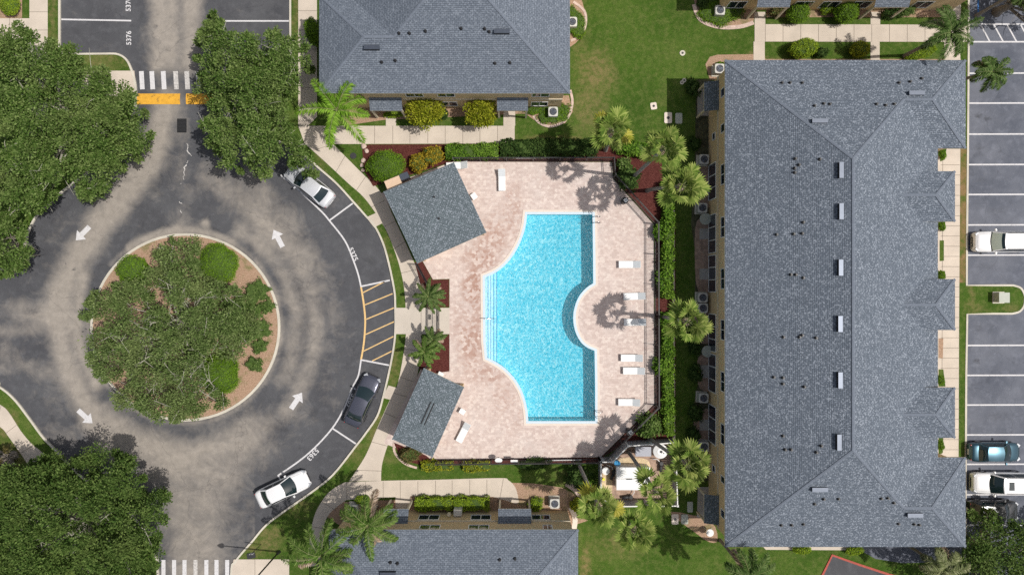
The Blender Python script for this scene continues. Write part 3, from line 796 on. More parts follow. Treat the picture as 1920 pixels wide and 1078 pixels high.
def ladder(px, py, label):
    o = thing('pool_ladder', label, 'pool ladder', (*G(px, py), .13), 0, 'pool ladders')
    for s in (-.27, .27):
        MB().tube([(.45, s, .0), (.45, s, .55), (.38, s, .78), (.2, s, .86), (0, s, .82), (-.12, s, .65), (-.14, s, -.2), (-.14, s, -1.0)], .028, 8).build('rail', 'steel', o, True)
    for z in (-.25, -.55, -.85): MB().box((-.14, 0, z), (.12, .5, .03)).build('rung', 'steel', o)
ladder(1115, 413, 'steel pool ladder at the upper right corner of the pool')
ladder(1119, 775, 'steel pool ladder at the lower right corner of the pool')
hr = thing('pool_handrail', 'thin steel handrail at the middle of the pool steps', 'handrail', (*G(918, 597), 0))
MB().tube([(-.45, 0, .13), (-.43, 0, .95), (-.3, 0, 1.05), (.35, 0, .80), (.50, 0, .66), (.52, 0, -.7)], .024, 8).build('rail', 'steel', hr, True)

# ------------------------------------------------------------------ buildings
def uvroof(me):
    uv = me.uv_layers.new(name="UVMap")
    for pl in me.polygons:
        nn = pl.normal
        u = Vector((0, 0, 1)).cross(nn)
        u = u.normalized() if u.length > .01 else Vector((1, 0, 0))
        v = nn.cross(u)
        for li in pl.loop_indices:
            co = me.vertices[me.loops[li].vertex_index].co
            uv.data[li].uv = (co.dot(u), co.dot(v))

class Hip:
    """rect in metres, eave z, slope"""
    def __init__(s, x0, y0, x1, y1, ze, sl): s.r = (x0, y0, x1, y1); s.ze = ze; s.sl = sl
    def h(s, x, y):
        x0, y0, x1, y1 = s.r; return s.ze + s.sl * min(x - x0, x1 - x, y - y0, y1 - y)
SL = .407
def capstrips(mb, lines, w=.22, up=.02):
    for a, b in lines:
        a = Vector(a); b = Vector(b); d = (b - a).normalized(); sd = d.cross(Vector((0, 0, 1))).normalized() * w / 2
        u = Vector((0, 0, up))
        mb.add([a - sd + u * .4, b - sd + u * .4, b + u * 1.6, a + u * 1.6, b + sd + u * .4, a + sd + u * .4], [(0, 1, 2, 3), (3, 2, 4, 5)])

def make_roof(name, verts, faces, mat, parent, caps, fascia=.2, trim='trim', capmat='ridge'):
    me = bpy.data.meshes.new(name)
    me.from_pydata([tuple(v) for v in verts], [], faces); me.update()
    # make all faces point up
    bm = bmesh.new(); bm.from_mesh(me)
    for f in bm.faces:
        f.normal_update()
        if f.normal.z < 0: f.normal_flip()
    bm.to_mesh(me)
    edges = [(e.verts[0].co.copy(), e.verts[1].co.copy()) for e in bm.edges if len(e.link_faces) == 1]
    bm.free(); me.update(); uvroof(me)
    me.materials.append(M[mat]); ro = link(name, me, parent)
    if caps:
        c = MB(); capstrips(c, [(verts[a], verts[b]) for a, b in caps], .12 if capmat == 'shingle_cap' else .22, .012 if capmat == 'shingle_cap' else .02); c.build('ridge_cap', capmat, ro)
    fb = MB()
    for a, b in edges:
        if fascia and abs(a.z - b.z) < .02:
            d = (b - a).normalized(); nn = d.cross(Vector((0, 0, 1)))
            fb.add([a, b, b - Vector((0, 0, fascia)), a - Vector((0, 0, fascia))], [(0, 1, 2, 3)])
    if fb.f: fb.build('fascia', trim, ro)
    return ro

def vent_pipe(ro, px, py, hf, big=1.0):
    z = 7.0
    for _ in range(12):
        x, y = G(px, py, z); z = hf(x, y)
    r = .075 * big
    MB().cyl((x, y, z - .12), r * 2.2, .22, 10, r * 1.4).cyl((x, y, z), r * .9, .24 * big, 10).build('vent_pipe', 'black', ro)
def box_vent(ro, px, py, hf, along, L=1.22, W=.33):
    """low hood: level top, open drop on the downslope side. along: downslope direction angle"""
    z = 7.0
    for _ in range(12):
        x, y = G(px, py, z); z = hf(x, y)
    d = Vector((math.cos(along), math.sin(along), 0)); s = Vector((-d.y, d.x, 0)); c = Vector((x, y, z))
    up, dn = c - d * W * .5, c + d * W * .5
    zt = z + W * .5 * SL + .20
    q = []
    for k in (-1, 1):
        e = s * (L / 2 * k)
        q += [Vector((*(up + e).xy, zt)), Vector((*(dn + e).xy, zt)), Vector((*(dn + e).xy, z - W * .5 * SL - .05)), Vector((*(up + e).xy, z + W * .5 * SL - .05))]
    MB().add(q, [(0, 1, 5, 4), (0, 3, 2, 1), (4, 5, 6, 7)]).build('box_vent', 'vent', ro)
    MB().add([v + d * .002 for v in (q[1], q[2], q[6], q[5])], [(0, 1, 2, 3)]).build('vent_opening', 'black', ro)

def walls(parent, poly, z1, mat='stucco', z0=0.0):
    n = len(poly); mb = MB(); mb.v = [(x, y, z0) for x, y in poly] + [(x, y, z1) for x, y in poly]
    for i in range(n): mb.f.append((i, (i + 1) % n, n + (i + 1) % n, n + i))
    return mb.build('wall', mat, parent)

def window(parent, cx, cy, cz, w, h, nrm, cols=1, rows=1, fr=.06, name='window', framed=True, mull='white'):
    """nrm: (nx, ny) outward; w along wall"""
    nx, ny = nrm; tx, ty = -ny, nx
    def bx(mb, u0, u1, v0, v1, d0, d1):
        u, v = (u0 + u1) / 2, (v0 + v1) / 2; d = (d0 + d1) / 2
        c = (cx + tx * u + nx * d, cy + ty * u + ny * d, cz + v)
        du, dv, dd = u1 - u0, v1 - v0, d1 - d0
        mb.box(c, (abs(tx) * du + abs(nx) * dd, abs(ty) * du + abs(ny) * dd, dv))
    mb = MB()
    bx(mb, -w / 2, w / 2, -h / 2, -h / 2 + fr, 0, .06); bx(mb, -w / 2, w / 2, h / 2 - fr, h / 2, 0, .06)
    bx(mb, -w / 2, -w / 2 + fr, -h / 2 + fr, h / 2 - fr, 0, .06); bx(mb, w / 2 - fr, w / 2, -h / 2 + fr, h / 2 - fr, 0, .06)
    for i in range(1, cols):
        u = -w / 2 + w * i / cols; bx(mb, u - fr / 2, u + fr / 2, -h / 2 + fr, h / 2 - fr, 0, .055)
    for i in range(1, rows):
        v = -h / 2 + h * i / rows; bx(mb, -w / 2 + fr, w / 2 - fr, v - .02, v + .02, 0, .05)
    o = mb.build(name, mull, parent)
    g = MB(); bx(g, -w / 2 + fr * .8, w / 2 - fr * .8, -h / 2 + fr * .8, h / 2 - fr * .8, .0, .03)
    g.build('pane', 'glass', o)
    return o

def shed_roof(parent, x0, y0, x1, y1, zlow, zhigh, low, mat='shingle_plain', fascia=.14):
    """rect roof; low = side letter with the low edge ('N','S','E','W')"""
    zz = {'N': (zhigh, zhigh, zlow, zlow), 'S': (zlow, zlow, zhigh, zhigh), 'W': (zlow, zhigh, zhigh, zlow), 'E': (zhigh, zlow, zlow, zhigh)}[low]
    vs = [Vector((x0, y0, zz[0])), Vector((x1, y0, zz[1])), Vector((x1, y1, zz[2])), Vector((x0, y1, zz[3]))]
    r = make_roof('porch_roof', vs, [(0, 1, 2, 3)], mat, parent, [], fascia, 'trim')
    for sx in (x0 + .12, x1 - .12) if low in 'NS' else ((x0 + .12,) if low == 'W' else (x1 - .12,)):
        for sy in ((y1 - .12,) if low == 'N' else (y0 + .12,) if low == 'S' else (y0 + .12, y1 - .12)):
            MB().box((sx, sy, zlow / 2 - .06), (.16, .16, zlow - .12)).build('post', 'trim', parent)
    return r

def X(px): return (px - 960) * S
def Yv(py): return (539 - py) * S

ZE = 6.0
# ---------- east building
R = thing('apartment_building', 'long tan apartment building with grey hip roof filling the right side', 'building', (0, 0, 0), 0, 'apartment buildings around the pool')
xw, xe, yn, ys_, xwi = X(1320), X(1680), Yv(155), Yv(977), X(1727)
yn2, ys2 = Yv(304), Yv(826)          # inner edges of the two wings
hw = (xe - xw) / 2
zr = ZE + SL * hw; xm = (xw + xe) / 2
wN = (yn - yn2) / 2; zwN = ZE + SL * wN; ywN = (yn + yn2) / 2
wS = (ys2 - ys_) / 2; zwS = ZE + SL * wS; ywS = (ys2 + ys_) / 2
V = [(xw, ys_, ZE), (xw, yn, ZE), (xm, yn - hw, zr), (xm, ys_ + hw, zr),            # 0-3
     (xwi, yn, ZE), (xwi - wN, ywN, zwN), (xe - wN, ywN, zwN), (xwi, yn2, ZE), (xe, yn2, ZE),  # 4-8
     (xwi, ys_, ZE), (xwi - wS, ywS, zwS), (xe - wS, ywS, zwS), (xwi, ys2, ZE), (xe, ys2, ZE)]  # 9-13
V = [Vector(v) for v in V]
F = [(0, 3, 2, 1), (1, 2, 6, 5, 4), (4, 5, 7), (5, 6, 8, 7), (2, 3, 11, 13, 8, 6), (0, 9, 10, 11, 3), (9, 12, 10), (10, 12, 13, 11)]
rr = make_roof('roof', V, F, 'shingle', R, [(1, 2), (0, 3), (2, 3), (2, 6), (3, 11), (4, 5), (5, 7), (5, 6), (9, 10), (12, 10), (10, 11)])
def hfR(x, y):
    m = ZE + SL * min(x - xw, xe - x, yn - y, y - ys_)
    a = ZE + SL * min(xwi - x, yn - y, y - yn2) if y > yn2 else -9
    b = ZE + SL * min(xwi - x, ys2 - y, y - ys_) if y < ys2 else -9
    return max(m, a, b)
for i, (ya, yb) in enumerate(((345, 429), (525, 610), (706, 790))):      # cross hips over the entries
    zp = ZE + .66; y1p, y0p = Yv(ya), Yv(yb); hwp = (y1p - y0p) / 2; xp = X(1700); zt = zp + SL * hwp; ym = (y0p + y1p) / 2
    xin = xe - (zt - ZE) / SL - .3; xi0 = xe - (zp - ZE) / SL - .3
    PV = [Vector(v) for v in ((xp, y0p, zp), (xp, y1p, zp), (xp - hwp, ym, zt), (xin, ym, zt), (xi0, y0p, zp), (xi0, y1p, zp))]
    make_roof('entry_roof', PV, [(0, 1, 2), (0, 2, 3, 4), (1, 5, 3, 2)], 'shingle', R, [(0, 2), (1, 2), (2, 3)], .22)
    walls(R, [(xe - 1.2, y0p + .3), (xp - .35, y0p + .3), (xp - .35, y1p - .3), (xe - 1.2, y1p - .3)], zp)
    window(R, xp - .35, ym, 4.4, 1.3, 1.3, (1, 0), 2)
    window(R, xp - .35, ym, 1.15, 1.0, 2.1, (1, 0), 1, name='door')
ov = .38
walls(R, [(xw + ov, ys_ + ov), (xwi - ov, ys_ + ov), (xwi - ov, ys2 - ov), (xe - ov, ys2 - ov), (xe - ov, yn2 + ov), (xwi - ov, yn2 + ov), (xwi - ov, yn - ov), (xw + ov, yn - ov)], ZE + ov * SL - .03)
# belt course
MB().box((xw + ov - .03, (ys_ + yn) / 2, 2.95), (.08, yn - ys_ - 2 * ov, .22)).build('belt_course', 'trim', R)
for (a, b) in ((307, 375), (402, 475), (478, 548), (588, 659), (663, 735), (759, 831)):
    yy = (Yv(a) + Yv(b)) / 2 * .979; ww = (b - a) * S * .979
    window(R, xw + ov, yy, 1.32, ww, 2.2, (-1, 0), 3, 1, .07, name='sliding_door', mull='white')
for (a, b) in ((307, 346), (406, 445), (503, 542), (599, 638), (697, 735), (795, 834), (164, 181), (231, 248), (893, 907), (956, 972)):
    yy = (Yv(a) + Yv(b)) / 2 * .926; ww = (b - a) * S * .926
    window(R, xw + ov, yy, 4.5, ww, 1.35, (-1, 0), 2 if b - a > 30 else 1)
for (a, b) in ((249, 263), (872, 885)):
    window(R, xw + ov, (Yv(a) + Yv(b)) / 2 * .97, 1.8, .65, .8, (-1, 0), 1)
for (a, b) in ((153, 208), (927, 982)):
    ya, yb = sorted((Yv(a) * .952, Yv(b) * .952))
    shed_roof(R, xw + ov - 1.15, ya, xw + ov, yb, 2.75, 3.2, 'W', 'shingle_green')
for x in (1345, 1400, 1530, 1600): window(R, X(x), yn - ov, 4.4, 1.2, 1.2, (0, 1), 2); window(R, X(x), ys_ + ov, 4.4, 1.2, 1.2, (0, -1), 2)
for (px, py) in ((1466, 156), (1481, 156), (1504, 156), (1527, 199), (1544, 195), (1555.5, 196), (1643, 196), (1660, 198), (1676, 196), (1685, 156), (1706, 154), (1727.5, 148),
                 (1491, 298), (1498, 309.5), (1490, 316), (1490, 324), (1537, 299), (1506, 417), (1488, 439), (1504, 438), (1456, 440), (1482.6, 515), (1492, 515), (1506, 521),
                 (1469, 632), (1499, 632), (1504, 628.5), (1530, 633.5), (1451, 707), (1468, 708), (1468, 719.5), (1508, 725), (1468, 817), (1472, 842.6), (1483, 842.6), (1530.5, 847.6), (1539.6, 835.6),
                 (1544, 935), (1571.6, 934.6), (1527, 944), (1652, 934), (1664, 933), (1675.4, 942), (1464.5, 984), (1484, 983.6), (1506, 982), (1684, 981), (1713.5, 982), (1723, 983)):
    vent_pipe(rr, px, py, hfR)
for (px, py, an) in ((1575, 320, 180), (1575, 397, 180), (1574, 502, 180), (1573, 607, 180), (1573, 712, 180), (1571, 828, 180), (1535, 228, 90), (1716, 176, 90), (1535, 916, -90), (1713, 964, -90)):
    box_vent(rr, px, py, hfR, math.radians(an))

# ---------- north and south centre buildings (same type turned a quarter)
def turned_building(xa, xb, xwing, ye, sgn, length, wingw, label):
    """eave line ye faces the pool; the building runs away from it in direction sgn (+1 north, -1 south)"""
    o = thing('apartment_building', label, 'building', (0, 0, 0), 0, 'apartment buildings around the pool')
    Y = lambda d: ye + sgn * d
    hw = (xb - xa) / 2; xm = (xa + xb) / 2; zr = ZE + SL * hw; ww = wingw / 2; zw = ZE + SL * ww
    V = [(xa, Y(0), ZE), (xb, Y(0), ZE), (xm, Y(hw), zr), (xm, Y(length - hw), zr), (xa, Y(length), ZE), (xb, Y(length), ZE),
         (xwing, Y(0), ZE), (xwing, Y(wingw), ZE), (xwing + ww, Y(ww), zw), (xa + ww, Y(ww), zw), (xa, Y(wingw), ZE)]
    V = [Vector(v) for v in V]
    F = [(6, 1, 2, 9, 8), (1, 5, 3, 2), (5, 4, 3), (4, 10, 9, 2, 3), (6, 8, 7), (7, 8, 9, 10)]
    r = make_roof('roof', V, F, 'shingle_plain', o, [(6, 8), (7, 8), (8, 9), (9, 2), (1, 2), (2, 3), (3, 4), (3, 5)])
    e = ov
    P_ = [(xwing + e, Y(e)), (xb - e, Y(e)), (xb - e, Y(length - e)), (xa + e, Y(length - e)), (xa + e, Y(wingw - e)), (xwing + e, Y(wingw - e))]
    walls(o, P_ if sgn > 0 else P_[::-1], ZE + e * SL - .03)
    def hf(x, y):
        d = (y - ye) * sgn
        m = ZE + SL * min(x - xa, xb - x, d, length - d)
        return max(m, ZE + SL * min(x - xwing, d, wingw - d) if d < wingw else -9)
    MB().box(((xwing + xb) / 2, Y(e) - sgn * .03, 2.95), (xb - xwing - 2 * e, .08, .2)).build('belt_course', 'trim', o)
    return o, r, hf, Y(e)
T, tr_, hfT, wyT = turned_building(X(683), X(1058), X(634), Yv(211), 1, 39, 166 * S, 'tan apartment building with grey roof at the top centre, above the path')
for q in ((767.4, 63), (748, 63), (797.5, 59), (864.5, 54), (908.5, 54.5), (917, 60), (715.4, 117), (741, 114), (956, 118), (928, 119)): vent_pipe(tr_, *q, hfT)
for q in ((697.7, 91), (941, 61)): box_vent(tr_, *q, hfT, math.radians(-90))
for a, b in ((693, 754), (932, 990)):
    shed_roof(T, X(a) * .95, Yv(208) * .952, X(b) * .95, wyT, 2.9, 3.4, 'S')
for x in (790, 845, 1010): window(T, X(x), wyT, 4.4, 1.5, 1.3, (0, -1), 2); window(T, X(x), wyT, 1.5, 1.5, 1.3, (0, -1), 2)
B, br_, hfB, wyB = turned_building(X(683), X(1072), X(650), Yv(948), -1, 39, 166 * S, 'tan apartment building with grey roof at the bottom centre, below the path')
for q in ((732, 1054), (745, 1055.7), (965.5, 1047), (937, 1049)): vent_pipe(br_, *q, hfB)
box_vent(br_, 728, 1074, hfB, math.radians(90))
for a, b in ((719, 766), (934, 996)):
    shed_roof(B, X(a) * .95, wyB, X(b) * .95, Yv(954) * .952, 2.9, 3.5, 'N')
for (xa_, xb_) in ((784, 824), (882, 921), (996, 1032)):
    window(B, X((xa_ + xb_) / 2) * .965, wyB, 2.0, (xb_ - xa_) * S * .95, 1.25, (0, 1), 2, 1)
for (xa_, xb_) in ((786, 825), (878, 917), (1018, 1036)):
    window(B, X((xa_ + xb_) / 2) * .925, wyB, 4.55, (xb_ - xa_) * S * .93, 1.3, (0, 1), 2, 1)
MB().cyl((X(841) * .96, wyB + .3, 1.9), .16, .25, 12).build('wall_lamp', 'trim', B)
MB().box((X(857) * .96, wyB + .35, 1.4), (.7, .55, .9)).build('meter_box', 'acgrey', B)
# ---------- north-east building, mostly out of frame
TR = thing('apartment_building', 'tan building with two grey porch roofs cut by the top edge at right', 'building', (0, 0, 0), 0, 'apartment buildings around the pool')
hx0, hx1, hy0, hy1 = X(1338), X(1790), Yv(28), Yv(-360)
hh = (hy1 - hy0) / 2
HV = [Vector(v) for v in ((hx0, hy0, ZE), (hx1, hy0, ZE), (hx1, hy1, ZE), (hx0, hy1, ZE), (hx0 + hh, hy0 + hh, ZE + SL * hh), (hx1 - hh, hy0 + hh, ZE + SL * hh))]
make_roof('roof', HV, [(0, 1, 5, 4), (1, 2, 5), (2, 3, 4, 5), (3, 0, 4)], 'shingle', TR, [(0, 4), (1, 5), (2, 5), (3, 4), (4, 5)])
wyR = hy0 + ov
walls(TR, [(hx0 + ov, wyR), (hx1 - ov, wyR), (hx1 - ov, hy1 - ov), (hx0 + ov, hy1 - ov)], ZE + .1)
for a, b in ((1420, 1482), (1641, 1706)):
    shed_roof(TR, X(a) * .95, Yv(14) * .952, X(b) * .95, wyR, 2.9, 3.4, 'S', 'shingle_plain')
for x in (1385, 1510, 1560, 1620, 1735): window(TR, X(x) * .97, wyR, 1.3, 1.6, 1.4, (0, -1), 2); window(TR, X(x) * .95, wyR, 4.4, 1.6, 1.3, (0, -1), 2)

# ---------- pavilions
def pavilion(corners, ze, sl, label, ridge_vent=False, open_sides=True):
    """corners = apparent px of the four eave corners"""
    c = [P(x, y, ze) for x, y in corners]
    ctr = sum(c, Vector()) / 4
    o = thing('pool_pavilion', label, 'pavilion', (ctr.x, ctr.y, .13), 0, 'pavilions beside the pool')
    L = [v - Vector((ctr.x, ctr.y, .13)) for v in c]
    u = (L[1] - L[0] + L[2] - L[3]).normalized(); lu = ((L[1] - L[0]).length + (L[2] - L[3]).length) / 2
    w = (L[3] - L[0] + L[2] - L[1]); lw = w.length / 2; w.normalize()
    hs = min(lu, lw) / 2; zt = Vector((0, 0, sl * hs)); mid = Vector((0, 0, ze - .13))
    ext = (max(lu, lw) - min(lu, lw)) / 2; ax = u if lu > lw else w
    a, b = mid + ax * ext + zt, mid - ax * ext + zt
    VV = L + [a, b]
    if ax is u: F = [(0, 1, 4, 5), (1, 2, 4), (2, 3, 5, 4), (3, 0, 5)]; caps = [(1, 4), (2, 4), (3, 5), (0, 5)]
    else: F = [(0, 1, 5), (1, 2, 4, 5), (2, 3, 4), (3, 0, 5, 4)]; caps = [(0, 5), (1, 5), (2, 4), (3, 4)]
    if ext > .3: caps.append((4, 5))
    r = make_roof('roof', VV, F, 'shingle_green', o, caps, .22, 'trim', 'shingle_cap')
    ins = .35
    q = [Vector((v.x, v.y, 0)) * 1 for v in L]
    q = [p_ - p_.normalized() * ins * 1.4 for p_ in q]
    for p_ in q: MB().box((p_.x, p_.y, (ze - .13) / 2 - .05), (.3, .3, ze - .23)).build('post', 'stucco', o)
    # enclosed room under the half away from the pool
    m01, m32 = (q[0] * .45 + q[1] * .55), (q[3] * .45 + q[2] * .55)
    poly = [q[0] * .93 + q[1] * .02, m01 * .93, m32 * .93, q[3] * .93 + q[2] * .02]
    n = 4; mb = MB(); mb.v = [(p_.x, p_.y, 0) for p_ in poly] + [(p_.x, p_.y, ze - .2) for p_ in poly]
    mb.f = [(i, (i + 1) % n, n + (i + 1) % n, n + i) for i in range(n)]
    mb.build('wall', 'stucco', o)
    if ridge_vent:
        d = (a - b).normalized(); s_ = d.cross(Vector((0, 0, 1)))
        mbv = MB(); c_ = (a + b) / 2 + Vector((0, 0, .05)); hl = 1.0
        for k in (-1, 1):
            mbv.tube([c_ - d * hl + s_ * .15 * k, c_ + d * hl + s_ * .15 * k], .045, 6)
        mbv.build('ridge_vent', 'dark', r)
    else:
        for v_ in ((.05, -.03, .25), (.05, .22, .2)):
            pass
        for (px, py) in ((813, 368.5), (821.7, 409)):
            z = ze + .5; pt = P(px, py, z) - Vector((ctr.x, ctr.y, .13))
            dd = min(hs - abs(pt.dot(u)), hs - abs(pt.dot(w))); zz = ze - .13 + sl * dd
            MB().cyl((pt.x, pt.y, zz - .1), .13, .16, 10, .09).cyl((pt.x, pt.y, zz), .055, .3, 10).build('vent_pipe', 'black', r)
    return o
M['shingle_cap'] = plain("pavilion_ridge_shingle", (.128, .158, .177), .85, var=.25, scale=8)
pavilion([(719, 360), (851, 304.5), (912, 436), (782, 494)], 3.5, .07, 'larger nearly square pavilion with grey shingle roof above the pool entrance')
pavilion([(794.5, 690), (870, 726), (811, 857), (735, 823)], 3.5, .08, 'smaller oblong pavilion with grey shingle roof below the pool entrance', True)

# ------------------------------------------------------------------ fences
def fence_run(pts, label, h=1.55, name='picket_fence', step=2.5):
    q = [Vector(G(*p)) for p in pts]
    o = thing(name, label, 'fence', (q[0].x, q[0].y, .12), 0, 'black metal fence around the pool')
    base = q[0]; rail = MB(); pk = MB()
    for a, b in zip(q[:-1], q[1:]):
        L = (b - a).length; d = (b - a) / L; rz = math.atan2(d.y, d.x)
        m = (a + b) / 2 - base
        for z in (h - .04, h - .28, .2): rail.box((m.x, m.y, z), (L, .045, .05), rz)
        n = max(1, round(L / step))
        for i in range(n + 1):
            if i == 0 and a is not q[0]: continue
            p_ = a + d * L * i / n - base
            MB().box((p_.x, p_.y, h / 2 + .03), (.07, .07, h + .06), rz).build('post', 'black', o)
        k = int(L / .125)
        for i in range(1, k):
            p_ = a + d * L * i / k - base
            pk.box((p_.x, p_.y, h / 2 + .02), (.022, .022, h - .06), rz)
    rail.build('rail', 'black', o); pk.build('pickets', 'black', o)
    return o
fence_run([(1227.5, 421), (1228.5, 757)], 'black picket fence along the right side of the pool deck', 1.75)
fence_run([(1149.5, 334), (1227, 420)], 'slanted black picket fence at the upper right corner of the deck', 1.75)
fence_run([(1228, 758), (1128, 857)], 'slanted black picket fence at the lower right corner of the deck', 1.75)
fence_run([(852, 303), (1146.5, 302.5), (1149, 333)], 'black picket fence along the upper edge of the pool deck', 1.75)
fence_run([(820, 861.5), (1124, 858.5)], 'black picket fence along the lower edge of the pool deck', 1.75)
fence_run([(784, 496), (808, 540), (824, 578)], 'black picket fence from the larger pavilion to the gate', 1.6)
fence_run([(823, 626), (815, 660), (800, 690)], 'black picket fence from the gate to the smaller pavilion', 1.6)
gt = thing('entrance_gate', 'black metal frame gate across the pool entrance path', 'gate', (*G(824, 601), .14))
hg = 2.1; gl_ = 49 * S / 2
for s in (-1, 1): MB().box((0, s * gl_ * .9, hg / 2), (.09, .09, hg)).build('post', 'black', gt)
MB().box((0, 0, hg - .04), (.09, gl_ * 1.8, .08)).build('top_rail', 'black', gt)
pk = MB()
for i in range(18): pk.box((0, -gl_ * .85 + i * gl_ * 1.7 / 17, 1.0), (.022, .022, 1.8))
for z in (.2, 1.1, 1.85): pk.box((0, 0, z), (.04, gl_ * 1.75, .04))
pk.build('gate_leaf', 'black', gt)
MB().box((-.02, .25, 1.5), (.09, .45, .32)).build('lock_box', 'dark', gt)
# white topped vinyl enclosure
def enclosure(pts, h, label):
    q = [Vector(G(x, y, h + .1)) for x, y in pts]
    o = thing('enclosure_fence', label, 'fence', (q[0].x, q[0].y, .1)); base = q[0]
    pan = MB(); rail = MB(); slat = MB()
    for a, b in zip(q[:-1], q[1:]):
        L = (b - a).length; d = (b - a) / L; rz = math.atan2(d.y, d.x); m = (a + b) / 2 - base
        k = max(2, int(L / .2))
        for i in range(k):
            p_ = a + d * L * (i + .5) / k - base
            pan.box((p_.x, p_.y, h / 2 - .05), (L / k - .018, .035, h - .15), rz)
        rail.box((m.x, m.y, h), (L, .09, .07), rz)
        n = max(1, round(L / 2.4))
        for i in range(n + 1):
            if i == n and b is not q[-1]: continue
            p_ = a + d * L * i / n - base
            po = MB().box((p_.x, p_.y, h / 2 + .02), (.13, .13, h + .08), rz).build('post', 'vinyl_w', o)
            MB().box((p_.x, p_.y, h + .09), (.19, .19, .06), rz, .6).build('post_cap', 'vinyl_w', po)
    pan.build('panel', 'vinyl', o); rail.build('top_rail', 'vinyl_w', o)
enclosure([(1127, 866), (1149, 866), (1178, 836), (1267, 829.5), (1270.5, 948), (1163, 949), (1127, 935), (1127, 866)], 1.8, 'grey vinyl fence with white caps enclosing the pool equipment yard')
slab('equipment_yard', [(1123, 860), (1146, 860), (1172, 830), (1260, 826), (1262, 938), (1160, 938), (1123, 926)], .120, 'flag', .02)
slab('sand_patch', spline([(1150, 872), (1163, 858), (1205, 858), (1218, 868), (1212, 880), (1160, 880)], 3, True), .128, 'sand', .01)
slab('sand_patch', spline([(1130, 885), (1146, 892), (1146, 925), (1130, 925)], 3, True), .128, 'sand', .01)
# things inside the yard
sh = thing('storage_shed', 'large white storage shed with two roof panels inside the fenced yard', 'shed', (*G(1187, 896.5, 1.3), .12))
MB().box((0, 0, .6), (2.85, 1.95, 1.2)).build('body', 'vinyl_w', sh)
for s in (-1, 1):
    m_ = MB().box((0, s * .51, 1.26), (2.95, .97, .06)); m_.build('roof_panel', 'white', sh)
MB().box((-.35, -.02, 1.31), (.5, .09, .05)).build('hinge', 'dark', sh); MB().box((.55, -.02, 1.31), (.45, .09, .05)).build('hinge', 'dark', sh)
bx_ = thing('storage_box', 'grey lidded storage box beside the round white tank in the yard', 'box', (*G(1206, 846, 1.1), .12))
MB().box((0, 0, .5), (1.3, .78, 1.0)).build('body', 'vinyl', bx_); MB().box((0, 0, 1.03), (1.38, .84, .06)).build('lid', 'lightgrey', bx_)
tk = thing('filter_tank', 'round white filter tank with small dark caps in the fenced yard', 'tank', (*G(1238.5, 846, 1.1), .12))
MB().cyl((0, 0, 0), .62, .95, 28).build('body', 'vinyl_w', tk, False)
lv = MB().cyl((0, 0, .95), .64, .12, 28, .35).cyl((0, 0, 1.07), .35, .03, 28, .3); lv.build('lid', 'white', tk)
MB().cyl((.04, 0, 1.10), .11, .07, 14).build('cap', 'dark', tk); MB().cyl((.26, -.14, 1.03), .05, .1, 10).build('cap', 'dark', tk)
def bucket(px, py, r, h, mat, name, label, cat):
    o = thing(name, label, cat, (*G(px, py, h), .13))
    m_ = MB().cyl((0, 0, 0), r * .82, h, 20, r); m_.build('body', mat, o); MB().cyl((0, 0, h), r * 1.05, .03, 20).build('lid', mat, o)
bucket(1157, 867.5, .26, .5, 'bluebucket', 'bucket', 'blue plastic bucket inside the upper left corner of the yard', 'bucket')
bucket(1135.5, 882, .32, .55, 'white', 'bucket', 'white round tub inside the left wall of the yard', 'tub')
bucket(1131.5, 897.5, .12, .25, 'yelplastic', 'bucket', 'tiny yellow container below the white tub', 'container')
for (px, py, lab, rz) in ((1239, 877, 'dark pool pump with grey motor under the round tank', 1.5), (1174, 932, 'dark pool pump lying below the white shed', .1), (1148, 892, 'dark pipework and valves between tub and white shed', 1.2)):
    o = thing('pool_pump', lab, 'pump', (*G(px, py, .4), .12), rz, 'pumps in the equipment yard')
    MB().tube([(-.35, 0, .25), (.3, 0, .25)], .14, 12).build('motor', 'dark', o, True)
    MB().cyl((.42, 0, 0), .17, .45, 16).build('strainer', 'black', o)
    MB().tube([(.5, .1, .3), (.75, .35, .3), (.75, .8, .3)], .035, 8).build('pipe', 'white', o, True)
for (px, py) in ((1171, 934), (1182, 935), (1196, 925)):
    pass

# ------------------------------------------------------------------ furniture
def make_lounger():
    o = thing('sun_lounger', 'x', 'sun lounger', (0, 0, 0), 0, 'white sun loungers on the pool deck')
    fr = MB()
    for s in (-.3, .3): fr.tube([(-.95, s, .32), (.30, s, .32)], .022, 6)
    for x in (-.95, .30): fr.tube([(x, -.3, .32), (x, .3, .32)], .022, 6)
    for s in (-.3, .3): fr.tube([(.30, s, .32), (.93, s, .62)], .022, 6)
    fr.tube([(.93, -.3, .62), (.93, .3, .62)], .022, 6)
    fr.build('frame', 'white', o)
    for x in (-.8, .45):
        for s in (-.29, .29): MB().tube([(x, s, .33), (x - .03, s, 0)], .022, 6).build('leg', 'white', o)
    MB().box((-.32, 0, .35), (1.24, .56, .03)).build('seat', 'sling', o)
    c, s = math.cos(.444), math.sin(.444); L = .70
    m_ = MB(); m_.add([(.31, -.28, .345), (.31 + L * c, -.28, .345 + L * s), (.31 + L * c, .28, .345 + L * s), (.31, .28, .345), (.31, -.28, .325), (.31 + L * c, -.28, .325 + L * s), (.31 + L * c, .28, .325 + L * s), (.31, .28, .325)],
                     [(0, 1, 2, 3), (7, 6, 5, 4), (0, 4, 5, 1), (2, 6, 7, 3), (1, 5, 6, 2), (3, 7, 4, 0)])
    m_.build('backrest', 'slinggrey', o)
    return o
L0 = None
